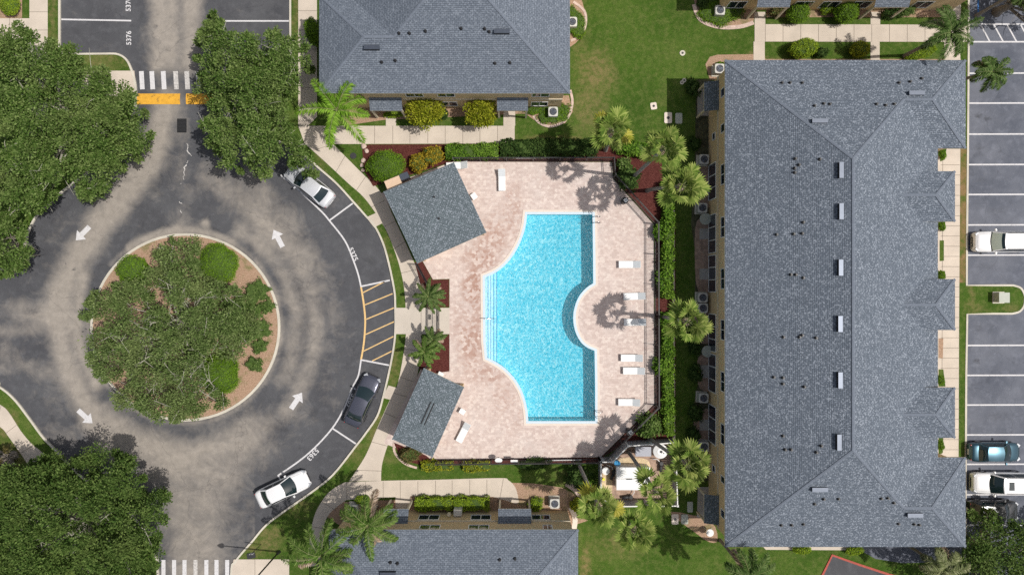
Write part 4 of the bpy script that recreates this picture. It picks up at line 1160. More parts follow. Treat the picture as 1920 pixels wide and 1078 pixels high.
for (px, py, ang, lab) in ((1180, 496, 0, 'highest white sun lounger in the row right of the pool'), (1189, 555.5, 2, 'white sun lounger touching the upper edge of the palm shadow'),
                      (1190, 604, 1, 'white sun lounger half covered by the palm shadow'), (1184, 671, 0, 'upper one of two neighbouring loungers below the palm shadow'),
                      (1188, 695, 0, 'lower one of two neighbouring loungers below the palm shadow'), (1179, 754, 0, 'lowest white sun lounger in the row right of the pool'),
                      (941, 338, 91, 'lone white sun lounger above the pool, set lengthwise up the picture'), (869, 810, 63, 'slanted white sun lounger right of the smaller pavilion'),
                      (857, 311, 3, 'white sun lounger half hidden by the tip of the larger pavilion')):
    x, y = G(px, py, .4)
    if L0 is None: L0 = make_lounger(); L0.location = (x, y, .135); L0.rotation_euler = (0, 0, math.radians(ang)); L0['label'] = lab
    else: copy_thing(L0, (x, y, .135), math.radians(ang), lab)
def ptable(px, py, w, h, rz, label, name='side_table', cat='table', mat='sling', zh=.45):
    o = thing(name, label, cat, (*G(px, py, zh), .135), rz)
    MB().box((0, 0, zh), (w, h, .04)).build('tabletop', mat, o)
    for sx in (-1, 1):
        for sy in (-1, 1): MB().tube([(sx * (w / 2 - .05), sy * (h / 2 - .05), 0), (sx * (w / 2 - .05), sy * (h / 2 - .05), zh - .02)], .02, 6).build('leg', 'white', o)
ptable(867, 771, .52, .46, math.radians(-30), 'small white side table right of the smaller pavilion')
ptable(889, 368.5, .5, .55, math.radians(35), 'small white table peeking from under the larger pavilion roof')
ptable(827, 701, .5, .35, math.radians(-25), 'small white table at the upper edge of the smaller pavilion roof')
for (px, py, lab) in ((1322, 411, 'round grey glass patio table beside the upper sliding doors'), (1326, 658.5, 'round pale patio table by the middle sliding doors')):
    o = thing('patio_table', lab, 'table', (*G(px, py, .72), .13), 0, 'round patio tables by the right building')
    MB().cyl((0, 0, .70), .52, .035, 28).build('tabletop', 'cover', o); MB().cyl((0, 0, 0), .05, .7, 10).build('leg', 'white', o); MB().cyl((0, 0, 0), .25, .04, 16).build('base', 'white', o)
    for k, (dx, dy) in enumerate(((-.1, .95), (0, -.95))):
        pass
o = thing('patio_table', 'white folding table leaning by the lower left corner of the right building', 'table', (*G(1331, 998, .8), .12), .5)
MB().cyl((0, 0, .74), .33, .03, 20).build('tabletop', 'white', o)
for k in range(3):
    a_ = k * 2.1; MB().tube([(0, 0, .72), (.42 * math.cos(a_), .42 * math.sin(a_), 0)], .02, 6).build('leg', 'white', o)
for (px, py, lab) in ((1172, 376, 'black deck bin with white lid at the upper right deck corner'), (1181, 810, 'black deck bin with white lid at the lower right deck corner')):
    o = thing('litter_bin', lab, 'bin', (*G(px, py, .9), .135), .6, 'bins in the corners of the deck')
    MB().cyl((0, 0, 0), .27, .85, 20, .30).build('body', 'black', o); MB().box((.04, -.03, .90), (.34, .34, .06), 0, .9).build('lid', 'white', o); MB().box((.04, -.03, .94), (.13, .13, .03)).build('knob', 'lightgrey', o)
# mail kiosk at the larger pavilion
mk = thing('mailbox_cluster', 'beige topped mailbox cabinet against the upper left side of the larger pavilion', 'mailboxes', (*G(738, 344, 1.7), .13), math.radians(22))
MB().box((0, 0, .85), (1.25, .75, 1.6)).build('cabinet', 'beige', mk); MB().box((0, 0, 1.69), (1.38, .88, .07)).build('lid', 'beige', mk)
for k in range(5): MB().box((-.655, -.3 + k * .15, 1.2), (.05, .12, .7)).build('door', 'white', mk)
o = thing('parcel_locker', 'slate grey parcel box behind the mailbox cabinet near the golden shrub', 'box', (*G(757, 331, 1.2), .13), math.radians(22))
MB().box((0, 0, .55), (.85, .5, 1.1)).build('body', 'vent', o); MB().box((0, 0, 1.12), (.9, .56, .05)).build('lid', 'vent', o)

# AC units
def make_ac():
    o = thing('ac_unit', 'x', 'air conditioner', (0, 0, 0), 0, 'air conditioning units beside the buildings')
    MB().box((0, 0, .04), (1.0, 1.0, .08)).build('pad', 'kerb', o)
    MB().box((0, 0, .44), (.80, .80, .72)).build('cabinet', 'acgrey', o)
    n = 32; m_ = MB()
    sq = []
    for i in range(n):
        a_ = 2 * math.pi * i / n; c, s = math.cos(a_), math.sin(a_); k = .42 / max(abs(c), abs(s)); k = min(k, .52); sq.append((c * k, s * k, .83))
    ci = [(.33 * math.cos(2 * math.pi * i / n), .33 * math.sin(2 * math.pi * i / n), .84) for i in range(n)]
    m_.add(sq + ci + [(x, y, .77) for x, y, z in sq], [(i, (i + 1) % n, n + (i + 1) % n, n + i) for i in range(n)] + [(2 * n + i, 2 * n + (i + 1) % n, (i + 1) % n, i) for i in range(n)])
    m_.build('top_frame', 'acgrey', o)
    g = MB().cyl((0, 0, .802), .35, .006, 28); g.build('fan_well', 'acdark', o)
    f = MB()
    for k in range(3):
        a_ = k * 2.094
        f.add([(.08 * math.cos(a_), .08 * math.sin(a_), .822), (.29 * math.cos(a_ - .25), .29 * math.sin(a_ - .25), .820), (.29 * math.cos(a_ + .45), .29 * math.sin(a_ + .45), .828), (.08 * math.cos(a_ + .8), .08 * math.sin(a_ + .8), .828)], [(0, 1, 2, 3)])
    f.cyl((0, 0, .815), .09, .03, 14); f.build('fan', 'vent', o)
    gr = MB()
    for r_ in (.15, .22, .29):
        pts = [(r_ * math.cos(2 * math.pi * i / 20), r_ * math.sin(2 * math.pi * i / 20), .85) for i in range(21)]; gr.tube(pts, .006, 4)
    gr.build('fan_guard', 'lightgrey', o)
    return o
A0 = None
for (px, py, lab) in ((1037, 210, 'ac unit in the curved bed at the lower right corner of the top building'), (1073, 42, 'ac unit at the right edge of the top building roof'),
                      (662, 955, 'ac unit left of the palm at the bottom building'), (1040, 943.5, 'ac unit at the upper right corner of the bottom building'),
                      (1350, 20, 'ac unit on the round green bed at the top edge'), (1349, 129.5, 'ac unit at the upper left corner of the right building roof'),
                      (1320, 299, 'ac unit in shade just left of the highest glass doors'), (1317, 390, 'ac unit in shade above the round glass patio table'),
                      (1317.5, 558, 'upper one of two stacked ac units right of the single palm'), (1318, 577.5, 'lower one of two stacked ac units right of the single palm'),
                      (1319, 746, 'ac unit in shade between the two lowest sets of glass doors'), (1320, 837, 'ac unit below the lowest glass doors near the fan palms')):
    x, y = G(px, py, .85)
    if A0 is None: A0 = make_ac(); A0.location = (x, y, .11); A0['label'] = lab
    else: copy_thing(A0, (x, y, .11), random.uniform(-.04, .04), lab)

# street lamp (its long shadow crosses the kerb)
sl = thing('street_lamp', 'tall black street lamp beside the lower crosswalk', 'street lamp', (*G(524, 1033), .1))
MB().cyl((0, 0, 0), .17, .5, 14, .11).build('base', 'black', sl)
MB().tube([(0, 0, .4), (0, 0, 8.9)], [.075, .05], 10).build('pole', 'black', sl, True)
MB().cyl((0, 0, 8.9), .10, .12, 14, .24).cyl((0, 0, 9.02), .24, .55, 14, .10).build('lamp_head', 'black', sl)
o = thing('sign_post', 'thin dark sign post in the grass by the lower crosswalk', 'sign', (*G(490, 1019), .1))
MB().tube([(0, 0, 0), (0, 0, 2.4)], .03, 8).build('pole', 'black', o); MB().box((0, 0, 2.15), (.3, .02, .4)).build('panel', 'white', o)
# irrigation pipes/white pvc by the top and bottom fence
for (a, b, lab) in (((945, 298), (1105, 297), 'long white pipe lying along the upper pool fence'), ((985, 862), (1090, 860), 'long white pipe lying along the lower pool fence')):
    p0, p1 = Vector((*G(*a), 0)), Vector((*G(*b), 0)); o = thing('pipe', lab, 'pipe', (p0.x, p0.y, .3)); d_ = p1 - p0
    MB().tube([(0, 0, 0), tuple(d_)], .05, 8).build('tube', 'white', o)
    for k in (0, .33, .66, 1): q_ = d_ * k; MB().tube([(q_.x, q_.y, -.18), (q_.x, q_.y, 0)], .03, 6).build('support', 'white', o)
for (px, py, w, h_, lab) in ((935, 862.5, .65, .42, 'oval white sign plate on the lower fence'), (964, 864, .62, .22, 'small white rectangular plate right of the oval plate')):
    o = thing('sign_plate', lab, 'sign', (*G(px, py, 1.2), .12))
    m_ = MB()
    if w == .65:
        n = 20; m_.add([(w / 2 * math.cos(2 * math.pi * i / n), h_ / 2 * math.sin(2 * math.pi * i / n), 1.1) for i in range(n)] + [(w / 2 * math.cos(2 * math.pi * i / n), h_ / 2 * math.sin(2 * math.pi * i / n), 1.14) for i in range(n)], [tuple(range(n, 2 * n))] + [(i, (i + 1) % n, (i + 1) % n + n, i + n) for i in range(n)])
    else: m_.box((0, 0, 1.1), (w, h_, .05))
    m_.build('plate', 'white', o); MB().tube([(0, 0, 0), (0, 0, 1.1)], .025, 6).build('post', 'black', o)
for i, (px, py, r) in enumerate(((683, 275, .26), (688, 284, .20), (682, 302, .22), (679, 311, .18), (681, 320, .16))):
    bm = bmesh.new(); bmesh.ops.create_icosphere(bm, subdivisions=2, radius=r)
    for v in bm.verts: v.co *= 1 + random.uniform(-.15, .15); v.co.z *= .6
    me = bpy.data.meshes.new('rock'); bm.to_mesh(me); bm.free(); me.materials.append(M['rock'])
    o = link('rock', me); x, y = G(px, py); o.location = (x, y, .18)
    tag(o, ['largest pink rock at the sidewalk edge of the mulch bed', 'second pink rock down the edge of the mulch bed', 'third pink rock down, left of the round shrub', 'fourth pink rock down, left of the round shrub', 'lowest pink rock left of the round shrub'][i], 'rock', 'pale rocks edging the mulch bed')

# ------------------------------------------------------------------ cars
def carpaint(name, col, metal=.3, rough=.3, coat=1.0):
    t = NT(name); n = t.noise(60, 2)
    c = t.ramp(n, [(.3, tuple(x * .94 for x in col)), (.7, tuple(min(1, x * 1.05) for x in col))])
    M[name] = t.done(t.bsdf(c, rough, metal, .5, None, coat))
carpaint('silver_paint', (.70, .71, .74), .35, .35); carpaint('grey_paint', (.10, .105, .14), .6, .32); carpaint('white_car_paint', (.80, .80, .81), .0, .35)
carpaint('teal_paint', (.028, .085, .12), .6, .3); carpaint('black_paint', (.025, .027, .03), .3, .3)
t = NT('car_glass'); M['car_glass'] = t.done(t.bsdf((.010, .022, .026), .05, 0, .7, None, .3))
t = NT('car_glass_sunshade'); M['sunshade_glass'] = t.done(t.bsdf((.42, .47, .40), .25, 0, .6, None, .6))
M['taillight'] = plain('taillight_red', (.42, .02, .03), .2); M['headlight'] = plain('headlight_clear', (.55, .57, .60), .1, .3); M['rim'] = plain('alloy_rim', (.4, .4, .42), .3, .9)

def car(px, py, ang, kind, paint, label, L=4.75, W=1.82, shade=False, sunroof=False, rails=False):
    """x forward. kind sedan/suv. ang = heading angle in world degrees"""
    suv = kind == 'suv'
    o = thing('parked_car', label, 'car', (*G(px, py, .7), .0), math.radians(ang), 'cars parked around the circle and in the lot')
    hw_ = W / 2; zb = .32
    belt = 1.0 if suv else .90; hood = belt - .02; nose = .80 if suv else .66
    xf = L / 2
    if suv: st = [(-xf, .78, .86, .80), (-xf + .10, .88, belt - .02, .93), (-xf + .35, .96, belt + .02, .99), (-1.2, .985, belt + .02, 1), (0, .985, belt, 1), (1.0, .985, belt - .02, 1), (1.35, .98, belt - .02, .985), (xf - .45, .955, belt - .13, .95), (xf - .15, .90, nose + .02, .86), (xf - .03, .80, nose - .12, .72), (xf, .62, .5, .62)]
    else: st = [(-xf, .68, .62, .74), (-xf + .06, .80, .84, .82), (-xf + .30, .92, .93, .92), (-xf + .75, .97, .95, .96), (-1.1, .985, .93, 1), (0, .985, .90, 1), (.9, .985, .89, 1), (1.15, .98, .885, .985), (xf - .55, .955, .80, .93), (xf - .20, .86, .68, .82), (xf - .05, .74, .58, .68), (xf, .56, .46, .56)]
    N = 15; vs = []; fs = []
    for (x, wk_, zt, ww) in st:
        w = hw_ * wk_
        zz = max(zt, zb + .15)
        sec = []
        low = [(w * .93, zb - .08), (w * .99, zb + .1), (w, (zb + zz) / 2), (w * .975, zz - .14), (w * .90, zz - .03), (w * .72, zz + .012), (w * .36, zz + .03), (0, zz + .035)]
        sec = [(-a, b) for a, b in low] + [(a, b) for a, b in low[-2::-1]]
        vs += [(x, y, z) for y, z in sec]
    n = len(st)
    for i in range(n - 1):
        for k in range(N - 1): fs.append((i * N + k, i * N + k + 1, (i + 1) * N + k + 1, (i + 1) * N + k)[::-1])
        fs.append((i * N, (i + 1) * N, (i + 1) * N + N - 1, i * N + N - 1)[::-1])
    fs.append(tuple(range(N))); fs.append(tuple(range((n - 1) * N + N - 1, (n - 1) * N - 1, -1)))
    MB().add(vs, fs).build('body', paint, o, True)
    # greenhouse
    if suv: bf, br0, rf, rr0, h, wt = 1.05, -xf + .16, .30, -xf + .55, 1.68, .74
    else: bf, br0, rf, rr0, h, wt = 1.10, -xf + .62, .22, -1.05, 1.43, .70
    zb0 = belt - .04; wb = hw_ * .91; wr = hw_ * wt
    def gp(u, v, shell=0.0):
        """u 0..1 around front->rear (x), v -1..1 side: roof surface point"""
        x = rr0 + (rf - rr0) * u; bow = .10 * (1 - v * v)
        xx = x + (bow * (u - .5) * 2 if True else 0)
        return (xx, v * wr, h + .05 * (1 - v * v) + .035 * math.sin(math.pi * u) + shell)
    nu, nv = 6, 8
    vs = [gp(i / nu, -1 + 2 * j / nv) for i in range(nu + 1) for j in range(nv + 1)]
    fs = [(i * (nv + 1) + j, (i + 1) * (nv + 1) + j, (i + 1) * (nv + 1) + j + 1, i * (nv + 1) + j + 1) for i in range(nu) for j in range(nv)]
    MB().add(vs, fs).build('roof', paint, o, True)
    def bp(xb, v, end): return (xb + end * .20 * (1 - v * v) * (1 if end > 0 else .5), v * wb, zb0 + .03 * (1 - v * v))
    def patch(name, A, Bf, mat, m0, m1, n0, n1, off, par=o):
        """A(v): top curve, Bf(v): bottom curve"""
        nn, mm = 8, 3; vs = []
        for i in range(mm + 1):
            s_ = m0 + (m1 - m0) * i / mm
            for j in range(nn + 1):
                v = n0 + (n1 - n0) * j / nn
                a_, b_ = Vector(A(v)), Vector(Bf(v)); p_ = a_.lerp(b_, s_); bulge = .035 * math.sin(math.pi * s_)
                vs.append(tuple(p_ + off * (1 + 0) + Vector((0, 0, bulge))))
        fs = [(i * (nn + 1) + j, i * (nn + 1) + j + 1, (i + 1) * (nn + 1) + j + 1, (i + 1) * (nn + 1) + j) for i in range(mm) for j in range(nn)]
        return MB().add(vs, fs).build(name, mat, par, True)
    zero = Vector((0, 0, 0)); up = Vector((0, 0, .012))
    patch('windshield_frame', lambda v: gp(1, v), lambda v: bp(bf, v, 1), paint, 0, 1, -1, 1, zero)
    patch('windshield', lambda v: gp(1, v), lambda v: bp(bf, v, 1), 'sunshade_glass' if shade else 'car_glass', .06 if not shade else .26, 1.0, -.92, .92, up)
    if shade: patch('windshield_top', lambda v: gp(1, v), lambda v: bp(bf, v, 1), 'car_glass', .04, .26, -.92, .92, up); patch('cowl', lambda v: gp(1, v), lambda v: bp(bf, v, 1), 'dark', .93, 1.04, -.98, .98, up * 1.8)
    patch('rear_window_frame', lambda v: gp(0, v), lambda v: bp(br0, v, -1), paint, 0, 1, -1, 1, zero)
    patch('rear_window', lambda v: gp(0, v), lambda v: bp(br0, v, -1), 'car_glass', .10, .86, -.86, .86, up)
    for s_ in (-1, 1):
        A = lambda v: (rr0 + (rf - rr0) * (v + 1) / 2, s_ * wr, h); Bf = lambda v: (br0 + (bf - br0) * (v + 1) / 2, s_ * wb, zb0)
        patch('side_panel', A, Bf, paint, 0, 1, -1, 1, zero)
        for (a_, b_) in ((-.80, -.06), (.0, .88)): patch('side_window', A, Bf, 'car_glass', .10, .92, a_, b_, Vector((0, s_ * .012, .006)))
        # mirrors
        MB().box((.78, s_ * (hw_ + .07), belt + .08), (.14, .22, .13), s_ * -.25, .8).build('mirror', paint, o)
        # lights
        xh = xf - .22; MB().box((xh, s_ * hw_ * .68, nose - .02), (.36, .30, .10), s_ * -.65, .85).build('headlight', 'headlight', o)
        MB().box((-xf + .12, s_ * hw_ * .62, belt - .14), (.12, .30, .12), s_ * .30, .85).build('taillight', 'taillight', o)
        for xx in (L * .29, -L * .29):
            w_ = MB(); n2 = 24; r_ = .35 if suv else .33; w0 = s_ * (hw_ - .20); w1 = s_ * (hw_ - .005)
            w_.add([(xx + r_ * math.cos(6.2832 * i / n2), w0, r_ + r_ * math.sin(6.2832 * i / n2)) for i in range(n2)] + [(xx + r_ * math.cos(6.2832 * i / n2), w1, r_ + r_ * math.sin(6.2832 * i / n2)) for i in range(n2)],
                   [(i, (i + 1) % n2, (i + 1) % n2 + n2, i + n2) for i in range(n2)] + [tuple(range(n2)), tuple(range(2 * n2 - 1, n2 - 1, -1))])
            wo = w_.build('wheel', 'rubber', o)
            q_ = MB(); q_.add([(xx + .21 * math.cos(6.2832 * i / 16), s_ * (hw_ + .003), r_ + .21 * math.sin(6.2832 * i / 16)) for i in range(16)], [tuple(range(16))]); q_.build('rim', 'rim', wo)
        if rails: MB().tube([(rr0 + .2, s_ * (wr - .03), h + .07), (rf - .15, s_ * (wr - .03), h + .07)], .022, 6).build('roof_rail', 'black', o)
    # seams: hood edges and trunk line, bumpers
    sm = MB()
    def on(x, v):
        k = 0
        for i in range(n - 1):
            if st[i][0] <= x <= st[i + 1][0]: k = i
        f_ = (x - st[k][0]) / (st[k + 1][0] - st[k][0]); w = hw_ * (st[k][1] * (1 - f_) + st[k + 1][1] * f_); z = st[k][2] * (1 - f_) + st[k + 1][2] * f_
        return Vector((x, v * w, z + (.036 if abs(v) < .2 else .028 if abs(v) < .5 else .012)))
    for s_ in (-1, 1):
        pts = [on(bf + .05 + (xf - .22 - bf) * i / 6, s_ * .72) for i in range(6)]; sm.tube(pts, .008, 4)
    pts = [on(xf - .20 - .05 * abs(v / 6), v / 6 * .72) for v in range(-6, 7)]; sm.tube(pts, .009, 4)
    if not suv: sm.tube([on(-xf + .12, v / 6 * .75) for v in range(-6, 7)], .009, 4)
    sm.build('panel_seam', 'dark', o)
    MB().box((xf - .02, 0, .45), (.06, hw_ * .95, .18)).build('grille', 'dark', o)
    MB().box((-xf + .01, 0, .5), (.04, .5, .13)).build('number_plate', 'white', o)
    MB().box((0, 0, .2), (L * .86, W * .8, .1)).build('underbody', 'dark', o)
    if sunroof:
        x = rf - .55; MB().box((x, 0, h + .095), (.42, .72, .02)).build('sunroof', 'car_glass', o)
    if suv: MB().box((rr0 + .15, 0, h + .10), (.14, .05, .07), 0, .5).build('antenna', 'dark', o)
    return o
car(580, 347, 180 - 38.5 - 0, 'sedan', 'silver_paint', 'silver sedan with its front under the tree, parked at the upper curb', 4.9)
car(679, 751, 66, 'sedan', 'grey_paint', 'dark grey sedan parked on the curve beside the smaller pavilion', 4.85)
car(530, 917, 25, 'sedan', 'white_car_paint', 'white sedan parked on the lower curve of the roundabout', 4.95)
car(1878, 453.5, 180, 'suv', 'white_car_paint', 'white suv with pale sunshade parked alone in the right lot', 4.9, 1.92, shade=True, rails=True)
car(1866, 847.5, 0, 'sedan', 'teal_paint', 'teal sedan parked nose out in the right lot', 4.55, 1.78)
car(1876, 905, 180, 'suv', 'white_car_paint', 'white suv with sunroof parked beside the teal sedan', 5.0, 1.92, sunroof=True, rails=True)
car(1862, 957, 0, 'suv', 'black_paint', 'dark suv half hidden under the lower right tree', 4.4, 1.82)

# ------------------------------------------------------------------ vegetation
def nrm(a): return a / np.maximum(np.linalg.norm(a, axis=1, keepdims=True), 1e-9)
def leaf_mesh(name, pos, tdir, ndir, size, asp, mat, parent):
    N = len(pos); t = nrm(tdir); b = nrm(np.cross(ndir, t)); s = size[:, None]
    v = np.empty((N, 4, 3)); v[:, 0] = pos; v[:, 1] = pos + t * s * .5 + b * s * asp; v[:, 2] = pos + t * s; v[:, 3] = pos + t * s * .5 - b * s * asp
    return quads(name, v.reshape(-1, 3), mat, parent)
def quads(name, v, mat, parent):
    N = len(v) // 4
    me = bpy.data.meshes.new(name); me.vertices.add(4 * N); me.loops.add(4 * N); me.polygons.add(N)
    me.vertices.foreach_set("co", v.astype(np.float32).reshape(-1)); me.loops.foreach_set("vertex_index", np.arange(4 * N, dtype=np.int32))
    me.polygons.foreach_set("loop_start", np.arange(0, 4 * N, 4, dtype=np.int32)); me.polygons.foreach_set("loop_total", np.full(N, 4, dtype=np.int32))
    me.materials.append(M[mat]); me.update(calc_edges=True)
    return link(name, me, parent)
def rnd_unit(n): return nrm(RNG.normal(size=(n, 3)))

def tree(outline, z0, z1, label, mat='oak', dens=2.1, leaf=.215, clump=(.5, 1.05), per=230, sparse=0.0, group='oaks around the roundabout', base=None, bare=0, cat='tree', name='oak_tree', edge=2.6):
    xs_ = [p_[0] for p_ in outline]; ys2_ = [p_[1] for p_ in outline]
    zm = (z0 + z1) / 2
    ol = np.array(outline + [outline[0]], float)
    area = abs(sum(ol[i][0] * ol[i + 1][1] - ol[i + 1][0] * ol[i][1] for i in range(len(ol) - 1))) / 2 * S * S * .85
    nC = int(area * dens / 1.15)
    cs = []
    x0_, x1_, y0_, y1_ = min(xs_), max(xs_), min(ys2_), max(ys2_)
    # low-frequency lobes give the crown hills and gaps
    ph = RNG.uniform(0, 6.28, 6)
    def lobes(x, y): return .5 * math.sin(x * .055 + ph[0]) * math.cos(y * .06 + ph[1]) + .35 * math.sin((x + y) * .035 + ph[2]) + .3 * math.cos((x - y) * .09 + ph[3])
    tries = 0
    while len(cs) < nC and tries < nC * 40:
        tries += 1
        x = RNG.uniform(x0_, x1_); y = RNG.uniform(y0_, y1_)
        if not pip(x, y, outline): continue
        lb = lobes(x, y)
        if RNG.random() < sparse * (1 - lb): continue
        d = float(dist_poly(np.array([x]), np.array([y]), [tuple(p_) for p_ in ol])[0]) * S
        if d < .16: continue
        prof = 1 - math.exp(-d / edge)
        top = z0 + (z1 - z0) * prof + lb * .85
        lay = RNG.random()
        z = top + RNG.uniform(-.25, .35) if lay < .46 else top - RNG.uniform(.9, 2.8)
        r = RNG.uniform(*clump) * (1 if d > .8 else .65)
        cs.append((*P(x, y, z).xy, z, min(r, d * .95 + .12)))
    cs = np.array(cs)
    if base is None: base = (sum(xs_) / len(xs_), sum(ys2_) / len(ys2_))
    bx, by = G(base[0], base[1], zm if len(base) == 2 else 0)
    o = thing(name, label, cat, (bx, by, .1), 0, group)
    off = np.array([bx, by, .1])
    # trunk and limbs
    tr = MB(); hT = z0 * .55
    tr.tube([(0, 0, -.15), (.05, .03, .5), (.1, -.05, hT * .6), (0, .05, hT)], [.48, .34, .30, .27], 12)
    rim = cs[np.argsort(-np.hypot(cs[:, 0] - bx, cs[:, 1] - by))]
    nb = 16 + bare
    pick = cs[RNG.choice(len(cs), nb + 8)]
    to = tr.build('trunk', 'bark', o, True)
    lm = MB()
    for i, c_ in enumerate(pick):
        e = np.array(c_[:3]) - off; e[2] -= .55 if i < nb else .05
        p0_ = np.array([0, 0, hT * RNG.uniform(.6, 1.0)]); m1 = p0_ + (e - p0_) * .35 + np.array([*RNG.normal(size=2) * .5, .5]); m2 = p0_ + (e - p0_) * .7 + np.array([*RNG.normal(size=2) * .35, .35])
        r0 = RNG.uniform(.07, .15)
        lm.tube([tuple(p0_), tuple(m1), tuple(m2), tuple(e)], [r0, r0 * .7, r0 * .45, .02], 6)
        for k in range(3):
            s_ = m2 + (e - m2) * RNG.uniform(0, .8); q_ = s_ + RNG.normal(size=3) * [.8, .8, .25] + [0, 0, .25]; lm.tube([tuple(s_), tuple((s_ + q_) / 2 + [0, 0, .1]), tuple(q_)], [.035, .024, .010], 4)
    for i in range(bare):      # pale twigs that poke through the crown
        c_ = cs[RNG.integers(len(cs))]; e = c_[:3] - off + [0, 0, c_[3] * .45]
        dr = RNG.normal(size=3) * [1, 1, .12]; dr /= np.linalg.norm(dr)
        s_ = e - dr * .8; lm.tube([tuple(s_), tuple(e + RNG.normal(size=3) * .07), tuple(e + dr * RNG.uniform(.5, 1.0))], [.024, .018, .008], 4)
        for k in range(3):
            a_ = s_ + dr * RNG.uniform(.3, 1.4); q_ = a_ + dr * .35 + RNG.normal(size=3) * .3 * [1, 1, .3]; lm.tube([tuple(a_), tuple(q_)], [.018, .008], 3)
    lm.build('limbs', 'twig' if bare else 'bark', to)
    # leaves: star-shaped tufts
    n = len(cs); tot = n * per
    ci = np.repeat(np.arange(n), per)
    tuft = RNG.integers(0, 9, tot)
    td = nrm(RNG.normal(size=(n, 9, 3)) * [1, 1, .6] + [0, 0, .28])
    dirs = nrm(td[ci, tuft] + RNG.normal(size=(tot, 3)) * .33)
    rad = cs[ci, 3] * (RNG.uniform(.25, 1.0, tot) ** .7)
    ax_ = nrm(RNG.normal(size=(n, 3)) * [1, 1, .15]); pos = cs[ci, :3] - off + dirs * rad[:, None] * [1, 1, .62] * .85 + ax_[ci] * (RNG.uniform(-.55, .55, tot) * cs[ci, 3])[:, None]
    td2 = nrm(dirs * .9 + rnd_unit(tot) * .8)
    nd = nrm(np.array([0, 0, 1.0]) * 1.2 + rnd_unit(tot) * .8)
    leaf_mesh('crown', pos, td2, nd, RNG.uniform(.6, 1.25, tot) * leaf, .26, mat, o)
    return o
M['twig'] = plain("pale_twigs", (.36, .35, .28), .9, var=.2)

OAK1 = [(-70, 30), (0, 50), (28, 37), (50, 47), (58, 60), (67, 47), (80, 50), (90, 66), (108, 64), (114, 83), (145, 86), (151, 111), (164, 125), (195, 125), (211, 139), (236, 142), (248, 167), (256, 183), (278, 211), (272, 228), (295, 268), (289, 294), (273, 299), (236, 304), (231, 343), (211, 352), (197, 371), (156, 391), (133, 380), (136, 346), (103, 372), (100, 394), (70, 399), (42, 410), (-70, 420)]
tree(OAK1, 4.8, 8.6, 'largest spreading oak filling the upper left corner', 'oak', base=(100, 215), bare=10, per=240)
tree([(-70, 380), (20, 400), (40, 412), (50, 436), (60, 465), (73, 480), (55, 500), (30, 514), (0, 521), (-70, 525)], 4.0, 6.6, 'low rounded oak crown at the left edge below the largest oak', 'oak', base=(-60, 452))
OAK2 = [(401, 17), (418, 45), (440, 60), (465, 62), (488, 56), (508, 50), (530, 60), (547, 64), (566, 72), (577, 89), (583, 117), (594, 128), (577, 141), (566, 158), (552, 178), (556, 211), (550, 245), (563, 267), (588, 295), (600, 321), (588, 334), (566, 325), (550, 313), (530, 327), (508, 325), (502, 350), (486, 343), (473, 338), (445, 322), (417, 322), (398, 288), (384, 266), (376, 225), (390, 206), (392, 180), (358, 168), (354, 152), (373, 134), (364, 106), (367, 78), (373, 50), (392, 36)]
tree(OAK2, 4.8, 8.4, 'tall narrow oak between the road and the top building', 'oak', base=(475, 190), bare=9, per=240)
OAK3 = [(-70, 870), (10, 868), (36, 873), (78, 856), (117, 839), (145, 856), (164, 831), (184, 817), (206, 834), (223, 845), (248, 842), (264, 873), (273, 900), (270, 926), (295, 911), (317, 925), (342, 948), (328, 967), (309, 981), (300, 1014), (306, 1042), (290, 1075), (290, 1150), (-70, 1150)]
tree(OAK3, 4.8, 8.8, 'dense dark oak filling the lower left corner', 'oak_dk', base=(100, 1010), bare=3, per=240)
ISL = [(228, 538), (181, 547), (167, 576), (156, 592), (164, 631), (156, 651), (172, 692), (195, 701), (209, 737), (220, 751), (233, 779), (243, 755), (267, 765), (292, 781), (334, 784), (362, 781), (406, 770), (425, 752), (404, 744), (390, 724), (386, 698), (396, 678), (416, 672), (440, 674), (458, 660), (476, 640), (488, 600), (468, 560), (440, 545), (400, 531), (384, 519), (362, 491), (372, 455), (345, 444), (306, 449), (295, 466), (284, 491), (278, 519)]
tree(grow(ISL, 8.0), 3.6, 6.6, 'grey green sparse oak in the middle of the roundabout island', 'oak_gr', base=(310, 620), bare=34, per=200, sparse=.05, dens=2.2, leaf=.20)
BR_ = [(1807, 960), (1832, 956), (1854, 952), (1868, 964), (1884, 980), (1899, 978), (1920, 968), (1990, 940), (1990, 1150), (1760, 1150), (1790, 1090), (1800, 1040), (1804, 990)]
tree(BR_, 4.0, 6.6, 'leafy dark tree in the lower right corner over the parked cars', 'oak_dk', base=(1882, 1050), per=210, sparse=.12)
tree([(1892, -70), (1893, 0), (1905, 14), (1918, 22), (1990, 40), (1990, -70)], 3.5, 6.0, 'dark tree edge poking in at the upper right corner', 'oak_dk', base=(1945, -20), per=120)
tree([(-60, 838), (0, 836), (22, 832), (38, 850), (36, 876), (20, 890), (-60, 890)], 1.2, 2.3, 'small brownish shrub at the left edge above the dark oak', 'brown', base=(0, 862), per=90, clump=(.3, .5), leaf=.16, cat='shrub', name='shrub', group=None)

